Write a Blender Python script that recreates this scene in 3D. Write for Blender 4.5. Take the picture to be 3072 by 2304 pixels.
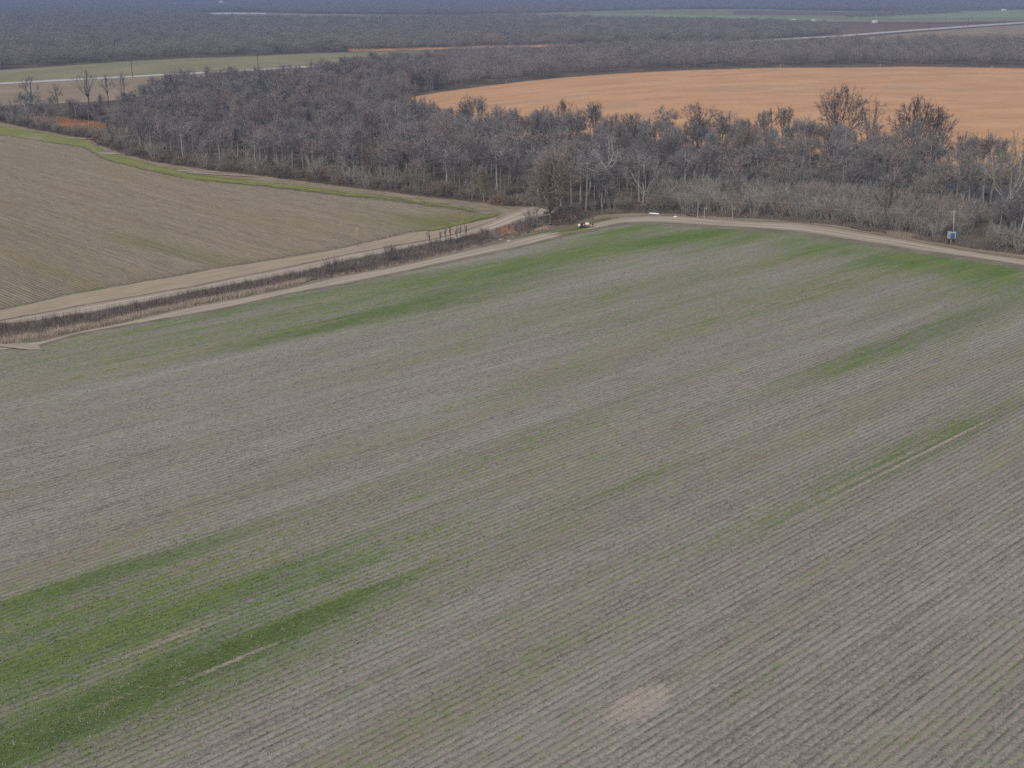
import bpy, math, random
import numpy as np
from mathutils import Vector, Matrix, geometry

scene = bpy.context.scene
for o in list(bpy.data.objects):
    bpy.data.objects.remove(o)

# ------------------------------------------------------------------ camera
CAM_H = 65.0            # drone height above the fields
FPX = 1150.0            # focal length in pixels of the 1024-wide picture
PITCH = math.atan(392.0 / FPX)
cam = bpy.data.cameras.new("Camera")
cam.sensor_width = 36.0
cam.lens = FPX / 1024.0 * 36.0
cam.clip_start = 0.5
cam.clip_end = 60000
cam_ob = bpy.data.objects.new("Camera", cam)
scene.collection.objects.link(cam_ob)
cam_ob.location = (0, 0, CAM_H)
cam_ob.rotation_euler = (math.pi / 2 - PITCH, 0, 0)
scene.camera = cam_ob

# ------------------------------------------------------------------ sky, sun, exposure
SUN_ELEV, SUN_ROT = math.radians(48), math.radians(205)
world = bpy.data.worlds.new("World")
scene.world = world
world.use_nodes = True
wn = world.node_tree
wn.nodes.clear()
sky = wn.nodes.new("ShaderNodeTexSky")
sky.sky_type = 'NISHITA'
sky.sun_disc = False
sky.sun_elevation = SUN_ELEV
sky.sun_rotation = SUN_ROT
sky.air_density = 1.0
sky.dust_density = 3.0
sky.ozone_density = 1.0
bg = wn.nodes.new("ShaderNodeBackground")
bg.inputs["Strength"].default_value = 0.12
wo = wn.nodes.new("ShaderNodeOutputWorld")
wn.links.new(sky.outputs[0], bg.inputs[0])
wn.links.new(bg.outputs[0], wo.inputs[0])

sun = bpy.data.lights.new("Sun", 'SUN')
sun.energy = 1.5
sun.angle = math.radians(25)
sun.color = (1.0, 0.965, 0.92)
sun_ob = bpy.data.objects.new("Sun", sun)
scene.collection.objects.link(sun_ob)
sdir = Vector((math.sin(SUN_ROT) * math.cos(SUN_ELEV), math.cos(SUN_ROT) * math.cos(SUN_ELEV), math.sin(SUN_ELEV)))
sun_ob.rotation_euler = sdir.to_track_quat('Z', 'Y').to_euler()
sun_ob.location = (0, 0, 200)

scene.view_settings.view_transform = 'Standard'
scene.view_settings.look = 'None'
scene.view_settings.gamma = 1.0
scene.view_settings.exposure = 0.16
scene.cycles.max_bounces = 5
scene.cycles.diffuse_bounces = 2
scene.cycles.transparent_max_bounces = 12
scene.cycles.volume_bounces = 1
scene.cycles.use_denoising = False
scene.cycles.use_light_tree = False
scene.cycles.sample_clamp_indirect = 4.0

rng = np.random.default_rng(7)
random.seed(7)
CP, SP = math.cos(PITCH), math.sin(PITCH)
COL = scene.collection

# ------------------------------------------------------------------ plan helpers
def gp(px, py, z=0.0):
    """plan position (x, y) of a spot on the flat ground, survey marks are in 3072 x 2304 sheet units"""
    u = (px - 1536) / 3.0
    v = (py - 1152) / 3.0
    dy = CP * FPX - SP * v
    dz = -SP * FPX - CP * v
    t = (z - CAM_H) / dz
    return (u * t, dy * t)

def gps(pts):
    return [gp(*p) for p in pts]

def height_at(base, top_py):
    x, y = base
    v = (top_py - 1152) / 3.0
    k = y * (FPX * SP + v * CP) / (v * SP - FPX * CP)
    return CAM_H + k

def resample(pts, n, jit=0.0, seed=0):
    pts = np.array(pts, float)
    seg = np.linalg.norm(np.diff(pts, axis=0), axis=1)
    s = np.concatenate([[0], np.cumsum(seg)])
    t = np.linspace(0, s[-1], n)
    out = np.stack([np.interp(t, s, pts[:, 0]), np.interp(t, s, pts[:, 1])], 1)
    if jit:
        r = np.random.default_rng(seed)
        out += r.normal(0, jit, out.shape)
    return out

def in_poly(P, poly):
    P = np.asarray(P, float)
    poly = np.asarray(poly, float)
    x, y = P[:, 0], P[:, 1]
    c = np.zeros(len(P), bool)
    j = len(poly) - 1
    for i in range(len(poly)):
        xi, yi = poly[i]
        xj, yj = poly[j]
        cond = ((yi > y) != (yj > y))
        with np.errstate(divide='ignore', invalid='ignore'):
            xx = (xj - xi) * (y - yi) / (yj - yi) + xi
        c ^= cond & (x < xx)
        j = i
    return c

def dist_to_line(P, line):
    P = np.asarray(P, float)
    line = np.asarray(line, float)
    best = np.full(len(P), 1e9)
    for a, b in zip(line[:-1], line[1:]):
        d = b - a
        L2 = max((d * d).sum(), 1e-9)
        t = np.clip(((P - a) @ d) / L2, 0, 1)
        q = a + t[:, None] * d
        best = np.minimum(best, np.linalg.norm(P - q, axis=1))
    return best

# ------------------------------------------------------------------ object helpers
def tag(o, label=None, cat=None, group=None, kind=None):
    if label: o["label"] = label
    if cat: o["category"] = cat
    if group: o["group"] = group
    if kind: o["kind"] = kind
    return o

def link(o, parent=None):
    COL.objects.link(o)
    if parent is not None:
        o.parent = parent
    return o

def mesh_np(name, V, F, mat=None, smooth=False):
    me = bpy.data.meshes.new(name)
    me.from_pydata([tuple(v) for v in V] if not isinstance(V, list) else V, [], F if isinstance(F, list) else F.tolist())
    if mat is not None:
        me.materials.append(mat)
    if smooth:
        me.polygons.foreach_set("use_smooth", [True] * len(me.polygons))
    me.update()
    return me

def obj(name, V, F, mat, parent=None, smooth=False, loc=None):
    o = bpy.data.objects.new(name, mesh_np(name, V, F, mat, smooth))
    link(o, parent)
    if loc is not None:
        o.location = loc
    return o

def empty(name, loc, rz=0.0):
    o = bpy.data.objects.new(name, None)
    o.empty_display_size = 0.5
    link(o)
    o.location = loc
    o.rotation_euler = (0, 0, rz)
    return o

class MB:
    """collects simple solids for one mesh"""
    def __init__(s):
        s.v, s.f = [], []
    def add(s, V, F):
        b = len(s.v)
        s.v += [tuple(map(float, v)) for v in V]
        s.f += [tuple(i + b for i in f) for f in F]
        return s
    def box(s, c, d, bevel=0.0, rot=None):
        cx, cy, cz = c
        hx, hy, hz = d[0] / 2, d[1] / 2, d[2] / 2
        b = min(bevel, hx * .6, hy * .6, hz * .6)
        V = []
        if b <= 0:
            for z in (-hz, hz):
                for x, y in ((-hx, -hy), (hx, -hy), (hx, hy), (-hx, hy)):
                    V.append((x, y, z))
            F = [(3, 2, 1, 0), (4, 5, 6, 7), (0, 1, 5, 4), (1, 2, 6, 5), (2, 3, 7, 6), (3, 0, 4, 7)]
        else:
            ring = [(-hx + b, -hy), (hx - b, -hy), (hx, -hy + b), (hx, hy - b), (hx - b, hy), (-hx + b, hy), (-hx, hy - b), (-hx, -hy + b)]
            ins = [(x * (hx - b) / hx, y * (hy - b) / hy) for x, y in ring]
            for r, z in ((ins, -hz), (ring, -hz + b), (ring, hz - b), (ins, hz)):
                V += [(x, y, z) for x, y in r]
            F = [tuple(range(7, -1, -1)), tuple(range(24, 32))]
            for k in range(3):
                for i in range(8):
                    j = (i + 1) % 8
                    F.append((k * 8 + i, k * 8 + j, k * 8 + 8 + j, k * 8 + 8 + i))
        R = rot if rot is not None else Matrix.Identity(3)
        V = [tuple(R @ Vector(v) + Vector(c)) for v in V]
        return s.add(V, F)
    def tube(s, pts, rad, n=8, cap=True):
        pts = [Vector(p) for p in pts]
        if not hasattr(rad, '__len__'):
            rad = [rad] * len(pts)
        V, F = [], []
        ref = Vector((0.31, 0.17, 0.93))
        for i, p in enumerate(pts):
            t = (pts[min(i + 1, len(pts) - 1)] - pts[max(i - 1, 0)]).normalized()
            a = t.cross(ref)
            if a.length < 1e-3:
                a = t.cross(Vector((1, 0, 0)))
            a.normalize()
            b = t.cross(a)
            for k in range(n):
                w = 2 * math.pi * k / n
                V.append(tuple(p + rad[i] * (math.cos(w) * a + math.sin(w) * b)))
        for i in range(len(pts) - 1):
            for k in range(n):
                F.append((i * n + k, i * n + (k + 1) % n, (i + 1) * n + (k + 1) % n, (i + 1) * n + k))
        if cap:
            F.append(tuple(range(n - 1, -1, -1)))
            F.append(tuple(range((len(pts) - 1) * n, len(pts) * n)))
        return s.add(V, F)
    def build(s, name, mat, parent=None, smooth=False, loc=None):
        return obj(name, s.v, s.f, mat, parent, smooth, loc)

# ------------------------------------------------------------------ material helpers
class NT:
    def __init__(s, name):
        s.m = bpy.data.materials.new(name)
        s.m.use_nodes = True
        s.t = s.m.node_tree
        s.t.nodes.clear()
        s.out = s.t.nodes.new("ShaderNodeOutputMaterial")
    def n(s, typ, **kw):
        nd = s.t.nodes.new(typ)
        for k, v in kw.items():
            setattr(nd, k, v)
        return nd
    def put(s, sock, v):
        if isinstance(v, bpy.types.NodeSocket):
            s.t.links.new(v, sock)
        elif isinstance(v, (int, float)):
            sock.default_value = v
        else:
            v = tuple(v)
            sock.default_value = v + (1.0,) if (sock.type == 'RGBA' and len(v) == 3) else v
    def attr(s, name):
        a = s.n("ShaderNodeAttribute", attribute_name=name)
        return a
    def coord(s, out="Object"):
        return s.n("ShaderNodeTexCoord").outputs[out]
    def mapping(s, vec, scale=(1, 1, 1), rot=(0, 0, 0), loc=(0, 0, 0)):
        m = s.n("ShaderNodeMapping")
        s.put(m.inputs["Vector"], vec)
        m.inputs["Scale"].default_value = scale
        m.inputs["Rotation"].default_value = rot
        m.inputs["Location"].default_value = loc
        return m.outputs[0]
    def noise(s, vec, scale=1.0, detail=3.0, rough=0.55, dist=0.0):
        m = s.n("ShaderNodeTexNoise")
        s.put(m.inputs["Vector"], vec)
        m.inputs["Scale"].default_value = scale
        m.inputs["Detail"].default_value = detail
        m.inputs["Roughness"].default_value = rough
        m.inputs["Distortion"].default_value = dist
        return m.outputs["Fac"]
    def math(s, op, a, b=0.0, c=0.0, clamp=False):
        m = s.n("ShaderNodeMath", operation=op, use_clamp=clamp)
        s.put(m.inputs[0], a)
        s.put(m.inputs[1], b)
        s.put(m.inputs[2], c)
        return m.outputs[0]
    def remap(s, v, a, b, c=0.0, d=1.0, smooth=True):
        m = s.n("ShaderNodeMapRange", interpolation_type='SMOOTHSTEP' if smooth else 'LINEAR')
        s.put(m.inputs["Value"], v)
        m.inputs["From Min"].default_value = a
        m.inputs["From Max"].default_value = b
        m.inputs["To Min"].default_value = c
        m.inputs["To Max"].default_value = d
        return m.outputs[0]
    def mix(s, f, a, b, blend='MIX'):
        m = s.n("ShaderNodeMix", data_type='RGBA', blend_type=blend)
        s.put(m.inputs[0], f)
        s.put(m.inputs[6], a)
        s.put(m.inputs[7], b)
        return m.outputs[2]
    def surface(s, color, rough=0.9, spec=0.1, bump=None, bstr=0.3, bdist=0.1, alpha=None, metallic=0.0):
        p = s.n("ShaderNodeBsdfPrincipled")
        s.put(p.inputs["Base Color"], color)
        s.put(p.inputs["Roughness"], rough)
        p.inputs["Specular IOR Level"].default_value = spec
        p.inputs["Metallic"].default_value = metallic
        if bump is not None:
            b = s.n("ShaderNodeBump")
            b.inputs["Strength"].default_value = bstr
            b.inputs["Distance"].default_value = bdist
            s.put(b.inputs["Height"], bump)
            s.t.links.new(b.outputs[0], p.inputs["Normal"])
        if alpha is not None:
            s.put(p.inputs["Alpha"], alpha)
        s.t.links.new(p.outputs[0], s.out.inputs["Surface"])
        return s.m

def plain(name, c1, c2=None, scale=3.0, rough=0.8, spec=0.2, metallic=0.0, bstr=0.15, bd=0.02):
    t = NT(name)
    co = t.coord()
    n = t.noise(co, scale, 4.0, 0.6)
    c2 = c2 if c2 is not None else tuple(x * 0.7 for x in c1)
    col = t.mix(t.remap(n, 0.3, 0.7), c2, c1)
    return t.surface(col, rough, spec, bump=n, bstr=bstr, bdist=bd, metallic=metallic)

# ------------------------------------------------------------------ survey of the ground (all in sheet units)
LANE_R_UP = [(-260, 1068), (10, 1033), (120, 1024), (226, 998), (335, 975), (452, 948), (588, 916), (723, 894), (904, 856), (1009, 830), (1153, 806), (1334, 766),
             (1479, 734), (1587, 708), (1660, 693), (1712, 686), (1777, 670), (1821, 660), (1875, 651), (1947, 646), (2043, 648),
             (2151, 657), (2272, 664), (2399, 669), (2489, 680), (2634, 705), (2778, 731), (2923, 756), (3072, 778), (3500, 850)]
LANE_R_LO = [(-260, 1095), (10, 1052), (120, 1036), (226, 1004), (398, 973), (497, 957), (678, 925), (859, 884), (1045, 850), (1189, 821), (1334, 788), (1479, 759),
             (1587, 734), (1689, 708), (1740, 697), (1767, 690), (1821, 679), (1866, 669), (1935, 667), (2006, 669), (2151, 678), (2300, 687),
             (2417, 698), (2525, 716), (2634, 731), (2778, 754), (2923, 774), (3072, 798), (3500, 874)]
DITCH_UP = [(-260, 1000), (0, 975), (136, 960), (271, 939), (452, 905), (588, 876), (723, 851), (904, 818), (994, 795), (1117, 768), (1207, 750), (1280, 732),
            (1370, 718), (1479, 690), (1551, 668), (1605, 655), (1690, 640)]
DITCH_LO = [(-260, 1064), (0, 1036), (113, 1018), (226, 993), (316, 977), (452, 944), (588, 913), (723, 890), (904, 852), (1009, 827), (1153, 803), (1334, 762),
            (1420, 742), (1500, 722), (1560, 706), (1620, 690), (1700, 672)]
ROAD_L_UP = [(-260, 988), (0, 962), (136, 937), (271, 912), (407, 889), (588, 858), (723, 830), (859, 803), (1045, 763), (1189, 737), (1298, 719), (1370, 701),
             (1442, 676), (1493, 656), (1520, 640), (1560, 626), (1600, 618)]
STUB_UP = [(-260, 975), (0, 930), (226, 880), (407, 849), (633, 808), (859, 772), (1000, 749), (1100, 727), (1225, 698), (1330, 682), (1430, 664), (1490, 650)]
FOREST_EDGE_L = [(-500, 300), (-200, 335), (0, 364), (108, 388), (264, 416), (362, 456), (470, 485), (615, 507), (800, 528), (931, 546), (1112, 568), (1292, 590),
                 (1437, 606), (1550, 620)]
FIELD_L_TOP = [(-500, 330), (-200, 368), (0, 396), (130, 416), (254, 436), (320, 474), (450, 508), (579, 536), (800, 557), (1003, 583), (1148, 597), (1300, 618), (1401, 634), (1485, 650)]
FOREST_EDGE_R = [(1550, 620), (1600, 650), (1650, 684), (1700, 676), (1745, 655), (1800, 643), (1900, 638), (2043, 641), (2151, 649), (2300, 657), (2489, 672),
                 (2634, 695), (2778, 721), (2923, 744), (3072, 764), (3600, 850)]
ORANGE_UP = [(1225, 292), (1329, 275), (1437, 260), (1550, 246), (1681, 233), (1862, 219), (2043, 210), (2300, 202), (2525, 201), (2742, 198), (3072, 203), (3700, 212)]
ORANGE_LO = [(1222, 300), (1240, 370), (1300, 398), (1380, 412), (1500, 424), (1700, 428), (2000, 442), (2300, 458), (2600, 484), (2900, 518), (3072, 545), (3700, 640)]

# ------------------------------------------------------------------ materials of the land
def mat_ground():
    t = NT("forest_floor")
    co = t.coord()
    a = t.noise(co, 0.05, 4)
    b = t.noise(co, 0.9, 4, 0.65)
    c = t.mix(t.remap(a, .35, .65), (.095, .078, .062), (.15, .125, .095))
    c = t.mix(t.remap(b, .45, .7, 0, .6), c, (.20, .165, .125))
    return t.surface(c, 1.0, 0.05, bump=b, bstr=.5, bdist=.2)

def mat_field(name, pale, soil, gr_a, gr_b, green_bias=0.0):
    t = NT(name)
    rc = t.attr("rc").outputs["Vector"]
    green = t.attr("green").outputs["Fac"]
    u = t.attr("u").outputs["Fac"]
    dark = t.attr("dark").outputs["Fac"]
    streak = t.noise(t.mapping(rc, (.10, .75, 1)), 1.0, 5, .62)
    big = t.noise(t.mapping(rc, (.011, .075, 1), loc=(3.1, 7.7, 0)), 1.0, 5, .6)
    big2 = t.noise(t.mapping(rc, (.02, .16, 1), loc=(13.1, 2.7, 0)), 1.0, 4, .6)
    clump = t.noise(t.mapping(rc, (.8, 1.5, 1)), 1.0, 3, .6)
    fine = t.noise(t.mapping(rc, (1.9, 2.8, 1)), 1.0, 5, .82)
    # stalks and residue over soil
    s = t.math('ADD', t.math('MULTIPLY', t.math('SUBTRACT', streak, .5), .9), t.math('MULTIPLY', t.math('SUBTRACT', fine, .5), 2.5))
    s = t.math('ADD', s, t.math('MULTIPLY', t.math('SUBTRACT', clump, .5), .6))
    rowb = t.math('MULTIPLY', t.attr("row").outputs["Fac"], t.remap(t.math('ABSOLUTE', u), .22, .30, .75, 0))
    s = t.math('ADD', s, rowb)
    s = t.math('ADD', s, t.math('MULTIPLY', t.math('SUBTRACT', big2, .5), .35))
    c = t.mix(t.remap(s, -.42, .42, 0, 1, False), soil, tuple(min(1, x * 1.22) for x in pale))
    # warm and grey drifts of residue
    c = t.mix(t.remap(big, .50, .64, 0, .28), c, (pale[0] * 1.0, pale[1] * .86, pale[2] * .76))
    c = t.mix(t.remap(big2, .53, .66, 0, .28), c, (pale[0] * .98, pale[1] * 1.02, pale[2] * 1.12))
    # furrow floor: bare damp soil, its colour darkened further for furrow shadow
    uu = t.math('ABSOLUTE', u)
    fur = t.remap(uu, .29, .46, 0, .62)
    brk = t.remap(t.noise(t.mapping(rc, (.35, .6, 1), loc=(9, 1, 0)), 1.0, 6, .72), .38, .62, .05, 1.0)
    row = t.attr("row").outputs["Fac"]
    c = t.mix(t.math('MULTIPLY', t.math('MULTIPLY', fur, brk), t.remap(row, 0, 1, .5, 1.25, False)), c, tuple(x * .5 for x in soil))
    # winter weeds
    g = t.math('ADD', green, t.math('MULTIPLY', t.math('SUBTRACT', big, .5), 1.3))
    g = t.math('ADD', g, t.math('MULTIPLY', t.math('SUBTRACT', streak, .5), 2.0))
    g = t.math('ADD', g, t.math('MULTIPLY', t.math('SUBTRACT', clump, .5), 2.0))
    g = t.math('ADD', g, t.math('MULTIPLY', t.math('SUBTRACT', fine, .5), 2.6))
    g = t.math('ADD', g, green_bias)
    gm = t.remap(g, .10, .95, 0, .92, False)
    yel = t.noise(t.mapping(rc, (.03, .2, 1), loc=(1, 21, 0)), 1.0, 3, .6)
    gc = t.mix(t.remap(clump, .35, .65), gr_a, gr_b)
    gc = t.mix(t.remap(yel, .42, .62, 0, .7), gc, (gr_b[0] * 1.25, gr_b[1] * 1.05, gr_b[2] * .95))
    gc = t.mix(t.math('MULTIPLY', dark, .5), gc, tuple(x * .55 for x in gr_a))
    gc = t.mix(t.remap(fine, .5, .8, 0, .35), gc, (gr_b[0] * 1.5, gr_b[1] * 1.25, gr_b[2] * 1.2))
    c = t.mix(gm, c, gc)
    bl = t.math('ADD', t.attr("bald").outputs["Fac"], t.math('MULTIPLY', t.math('SUBTRACT', fine, .5), 1.2))
    c = t.mix(t.remap(bl, .25, .75, 0, .75), c, (pale[0] * 1.25, pale[1] * 1.15, pale[2] * 1.12))
    h = t.math('ADD', t.math('MULTIPLY', fine, .7), t.math('MULTIPLY', clump, .6))
    return t.surface(c, 1.0, 0.05, bump=h, bstr=.8, bdist=.22)

def mat_sheet(name, cols, stretch=(1, 1, 1), scale=.3, edge=True, ruts=False, bstr=.4, bd=.1, fine_scale=2.5, edge_w=.35, drift=None):
    t = NT(name)
    co = t.attr("rc").outputs["Vector"]
    a = t.noise(t.mapping(co, stretch), scale, 5, .6)
    b = t.noise(co, fine_scale, 4, .7)
    c = t.mix(t.remap(a, .32, .68), cols[0], cols[1])
    c = t.mix(t.remap(b, .45, .75, 0, .55), c, cols[2])
    if drift is not None:
        d = t.noise(t.mapping(co, (.011, .013, 1), loc=(4, 9, 0)), 1.0, 7, .70)
        c = t.mix(t.remap(d, .52, .70, 0, .55), c, drift)
    al = None
    if ruts:
        v = t.attr("v").outputs["Fac"]
        w = t.math('ADD', v, t.math('MULTIPLY', t.math('SUBTRACT', t.noise(t.mapping(co, (.04, .04, 1)), 1.0, 2), .5), .22))
        r1 = t.math('ABSOLUTE', t.math('SUBTRACT', w, .36))
        r2 = t.math('ABSOLUTE', t.math('SUBTRACT', w, .66))
        r = t.math('MINIMUM', r1, r2)
        c = t.mix(t.math('MULTIPLY', t.remap(r, .03, .10, 1, 0), t.remap(a, .3, .6, .25, .8)), c, tuple(min(1, x * 1.22) for x in cols[1]))
        c = t.mix(t.math('MULTIPLY', t.remap(r, .10, .16, 0, 1), .25), c, tuple(x * .72 for x in cols[0]))
    if edge:
        e = t.attr("edge").outputs["Fac"]
        nz = t.noise(t.mapping(co, (.16, .6, 1)), 1.0, 5, .68)
        e2 = t.math('ADD', e, t.math('MULTIPLY', t.math('SUBTRACT', nz, .5), 1.5))
        al = t.remap(e2, edge_w - .12, edge_w + .18)
    return t.surface(c, 1.0, 0.05, bump=t.math('ADD', a, b), bstr=bstr, bdist=bd, alpha=al)

# ------------------------------------------------------------------ land surfaces
def add_attr(me, name, vals, typ='FLOAT'):
    at = me.attributes.new(name, typ, 'POINT')
    if typ == 'FLOAT':
        at.data.foreach_set("value", np.asarray(vals, np.float32).ravel())
    else:
        at.data.foreach_set("vector", np.asarray(vals, np.float32).ravel())

def strip_sheet(name, A, B, mat, z, n=160, m=9, edge_m=2.0, ends=True, lift=None, seed=0, end_m=None):
    """sheet between two ground lines; 'edge' rises from 0 at the border to 1 inside"""
    a, b = resample(gps(A), n), resample(gps(B), n)
    w = np.linspace(0, 1, m)
    P = a[:, None, :] * (1 - w)[None, :, None] + b[:, None, :] * w[None, :, None]
    width = np.linalg.norm(a - b, axis=1)
    seg = np.concatenate([[0], np.cumsum(np.linalg.norm(np.diff((a + b) / 2, axis=0), axis=1))])
    Z = np.full((n, m), z)
    if lift is not None:
        Z = Z + lift(w)[None, :]
    V = np.dstack([P, Z]).reshape(-1, 3)
    F = [(i * m + k, (i + 1) * m + k, (i + 1) * m + k + 1, i * m + k + 1) for i in range(n - 1) for k in range(m - 1)]
    me = mesh_np(name, V, F, mat)
    d = np.minimum(w[None, :] * width[:, None], (1 - w)[None, :] * width[:, None])
    if ends:
        d = np.minimum(d, np.minimum(seg, seg[-1] - seg)[:, None] * (edge_m / end_m if end_m else 1.0))
    add_attr(me, "edge", np.clip(d / edge_m, 0, 1))
    add_attr(me, "v", np.repeat(w[None, :], n, 0))
    rc = np.dstack([np.repeat(seg[:, None], m, 1), w[None, :] * width[:, None], np.zeros((n, m))])
    add_attr(me, "rc", rc, 'FLOAT_VECTOR')
    o = bpy.data.objects.new(name, me)
    link(o)
    tag(o, kind="structure")
    return o

def blob_sheet(name, cx, cy, rx, ry, ang, mat, z, seed=0, n=40):
    """irregular patch lying on the ground, sheet units"""
    r = np.random.default_rng(seed)
    c = np.array(gp(cx, cy))
    th = np.linspace(0, 2 * math.pi, n, endpoint=False)
    k = 1 + .22 * np.sin(2 * th + r.uniform(0, 6)) + .15 * np.sin(3 * th + r.uniform(0, 6)) + .08 * r.normal(size=n)
    ca, sa = math.cos(ang), math.sin(ang)
    ring = []
    for q in (.4, .75, 1.0):
        x = rx * q * k * np.cos(th)
        y = ry * q * k * np.sin(th)
        ring.append(np.stack([c[0] + ca * x - sa * y, c[1] + sa * x + ca * y], 1))
    V = np.concatenate([[c]] + ring)
    V = np.column_stack([V, np.full(len(V), z)])
    F = [(0, 1 + i, 1 + (i + 1) % n) for i in range(n)]
    for q in range(2):
        for i in range(n):
            j = (i + 1) % n
            F.append((1 + q * n + i, 1 + (q + 1) * n + i, 1 + (q + 1) * n + j, 1 + q * n + j))
    me = mesh_np(name, V, F, mat)
    add_attr(me, "edge", np.concatenate([[1.0], np.full(n, 1.0), np.full(n, .7), np.zeros(n)]))
    rcx = (V[:, 0] - c[0]) * ca + (V[:, 1] - c[1]) * sa
    rcy = -(V[:, 0] - c[0]) * sa + (V[:, 1] - c[1]) * ca
    add_attr(me, "rc", np.column_stack([rcx, rcy, np.zeros(len(V))]), 'FLOAT_VECTOR')
    add_attr(me, "v", np.full(len(V), .5))
    o = bpy.data.objects.new(name, me)
    link(o)
    tag(o, kind="structure")
    return o

# ground: one sheet to the horizon, opened where the drainage ditch is cut
dit_u, dit_l = resample(gps(DITCH_UP), 90), resample(gps(DITCH_LO), 90)
dit_u += rng.normal(0, .35, dit_u.shape)
dit_l += rng.normal(0, .35, dit_l.shape)
hole = np.concatenate([dit_u, dit_l[::-1]])
R = 26000.0
farm = gps(FOREST_EDGE_L + FOREST_EDGE_R[1:] + [(3600, 2700), (-500, 2700)])
cv = [Vector((-R, -R)), Vector((R, -R)), Vector((R, R)), Vector((-R, R))] + [Vector(p) for p in hole]
nh = len(hole)
ce = [(0, 1), (1, 2), (2, 3), (3, 0)] + [(4 + i, 4 + (i + 1) % nh) for i in range(nh)]
b0 = len(cv)
cv += [Vector(p) for p in farm]
ce += [(b0 + i, b0 + (i + 1) % len(farm)) for i in range(len(farm))]
rv, re_, rf, *_ = geometry.delaunay_2d_cdt(cv, ce, [], 0, 1e-4)
rv = np.array([tuple(v) for v in rv])
cen = np.array([rv[list(f)].mean(0) for f in rf])
keep = ~in_poly(cen, hole)
infarm = in_poly(cen, farm)
ground = obj("ground", np.column_stack([rv, np.zeros(len(rv))]), [tuple(f) for f, k in zip(rf, keep) if k], mat_ground())
def mat_farm():
    t = NT("farm_soil")
    co = t.coord()
    a = t.noise(co, .09, 5, .6)
    b = t.noise(co, 1.4, 4, .7)
    c = t.mix(t.remap(a, .4, .6), (.17, .145, .105), (.23, .195, .145))
    c = t.mix(t.remap(t.noise(co, .2, 5, .65), .48, .62, 0, .8), c, (.14, .145, .07))
    c = t.mix(t.remap(b, .45, .7, 0, .5), c, (.28, .24, .18))
    return t.surface(c, 1.0, .05, bump=b, bstr=.5, bdist=.15)
ground.data.materials.append(mat_farm())
ground.data.polygons.foreach_set("material_index", infarm[keep].astype(np.int32))
tag(ground, kind="structure")

# drainage ditch, a real cut with uneven banks
def mat_ditch():
    t = NT("ditch_soil")
    co = t.coord()
    a = t.noise(co, .25, 5)
    b = t.noise(co, 1.6, 4, .7)
    c = t.mix(t.remap(a, .35, .65), (.13, .108, .09), (.20, .165, .135))
    c = t.mix(t.remap(b, .5, .75, 0, .6), c, (.26, .215, .17))
    return t.surface(c, 1.0, .05, bump=b, bstr=.7, bdist=.3)
m = 11
w = np.linspace(0, 1, m)
prof = -1.7 * np.clip(np.sin(np.pi * w), 0, 1) ** .8
Vd = []
for i in range(90):
    fade = min(1.0, (89 - i) / 10.0)
    for k in range(m):
        p = dit_u[i] * (1 - w[k]) + dit_l[i] * w[k]
        zz = prof[k] * fade + (rng.normal(0, .18) if 0 < k < m - 1 else 0)
        Vd.append((p[0], p[1], min(zz, 0.0)))
Fd = [(i * m + k, (i + 1) * m + k, (i + 1) * m + k + 1, i * m + k + 1) for i in range(89) for k in range(m - 1)]
tag(obj("ditch", Vd, Fd, mat_ditch(), smooth=True), kind="structure")

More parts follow.
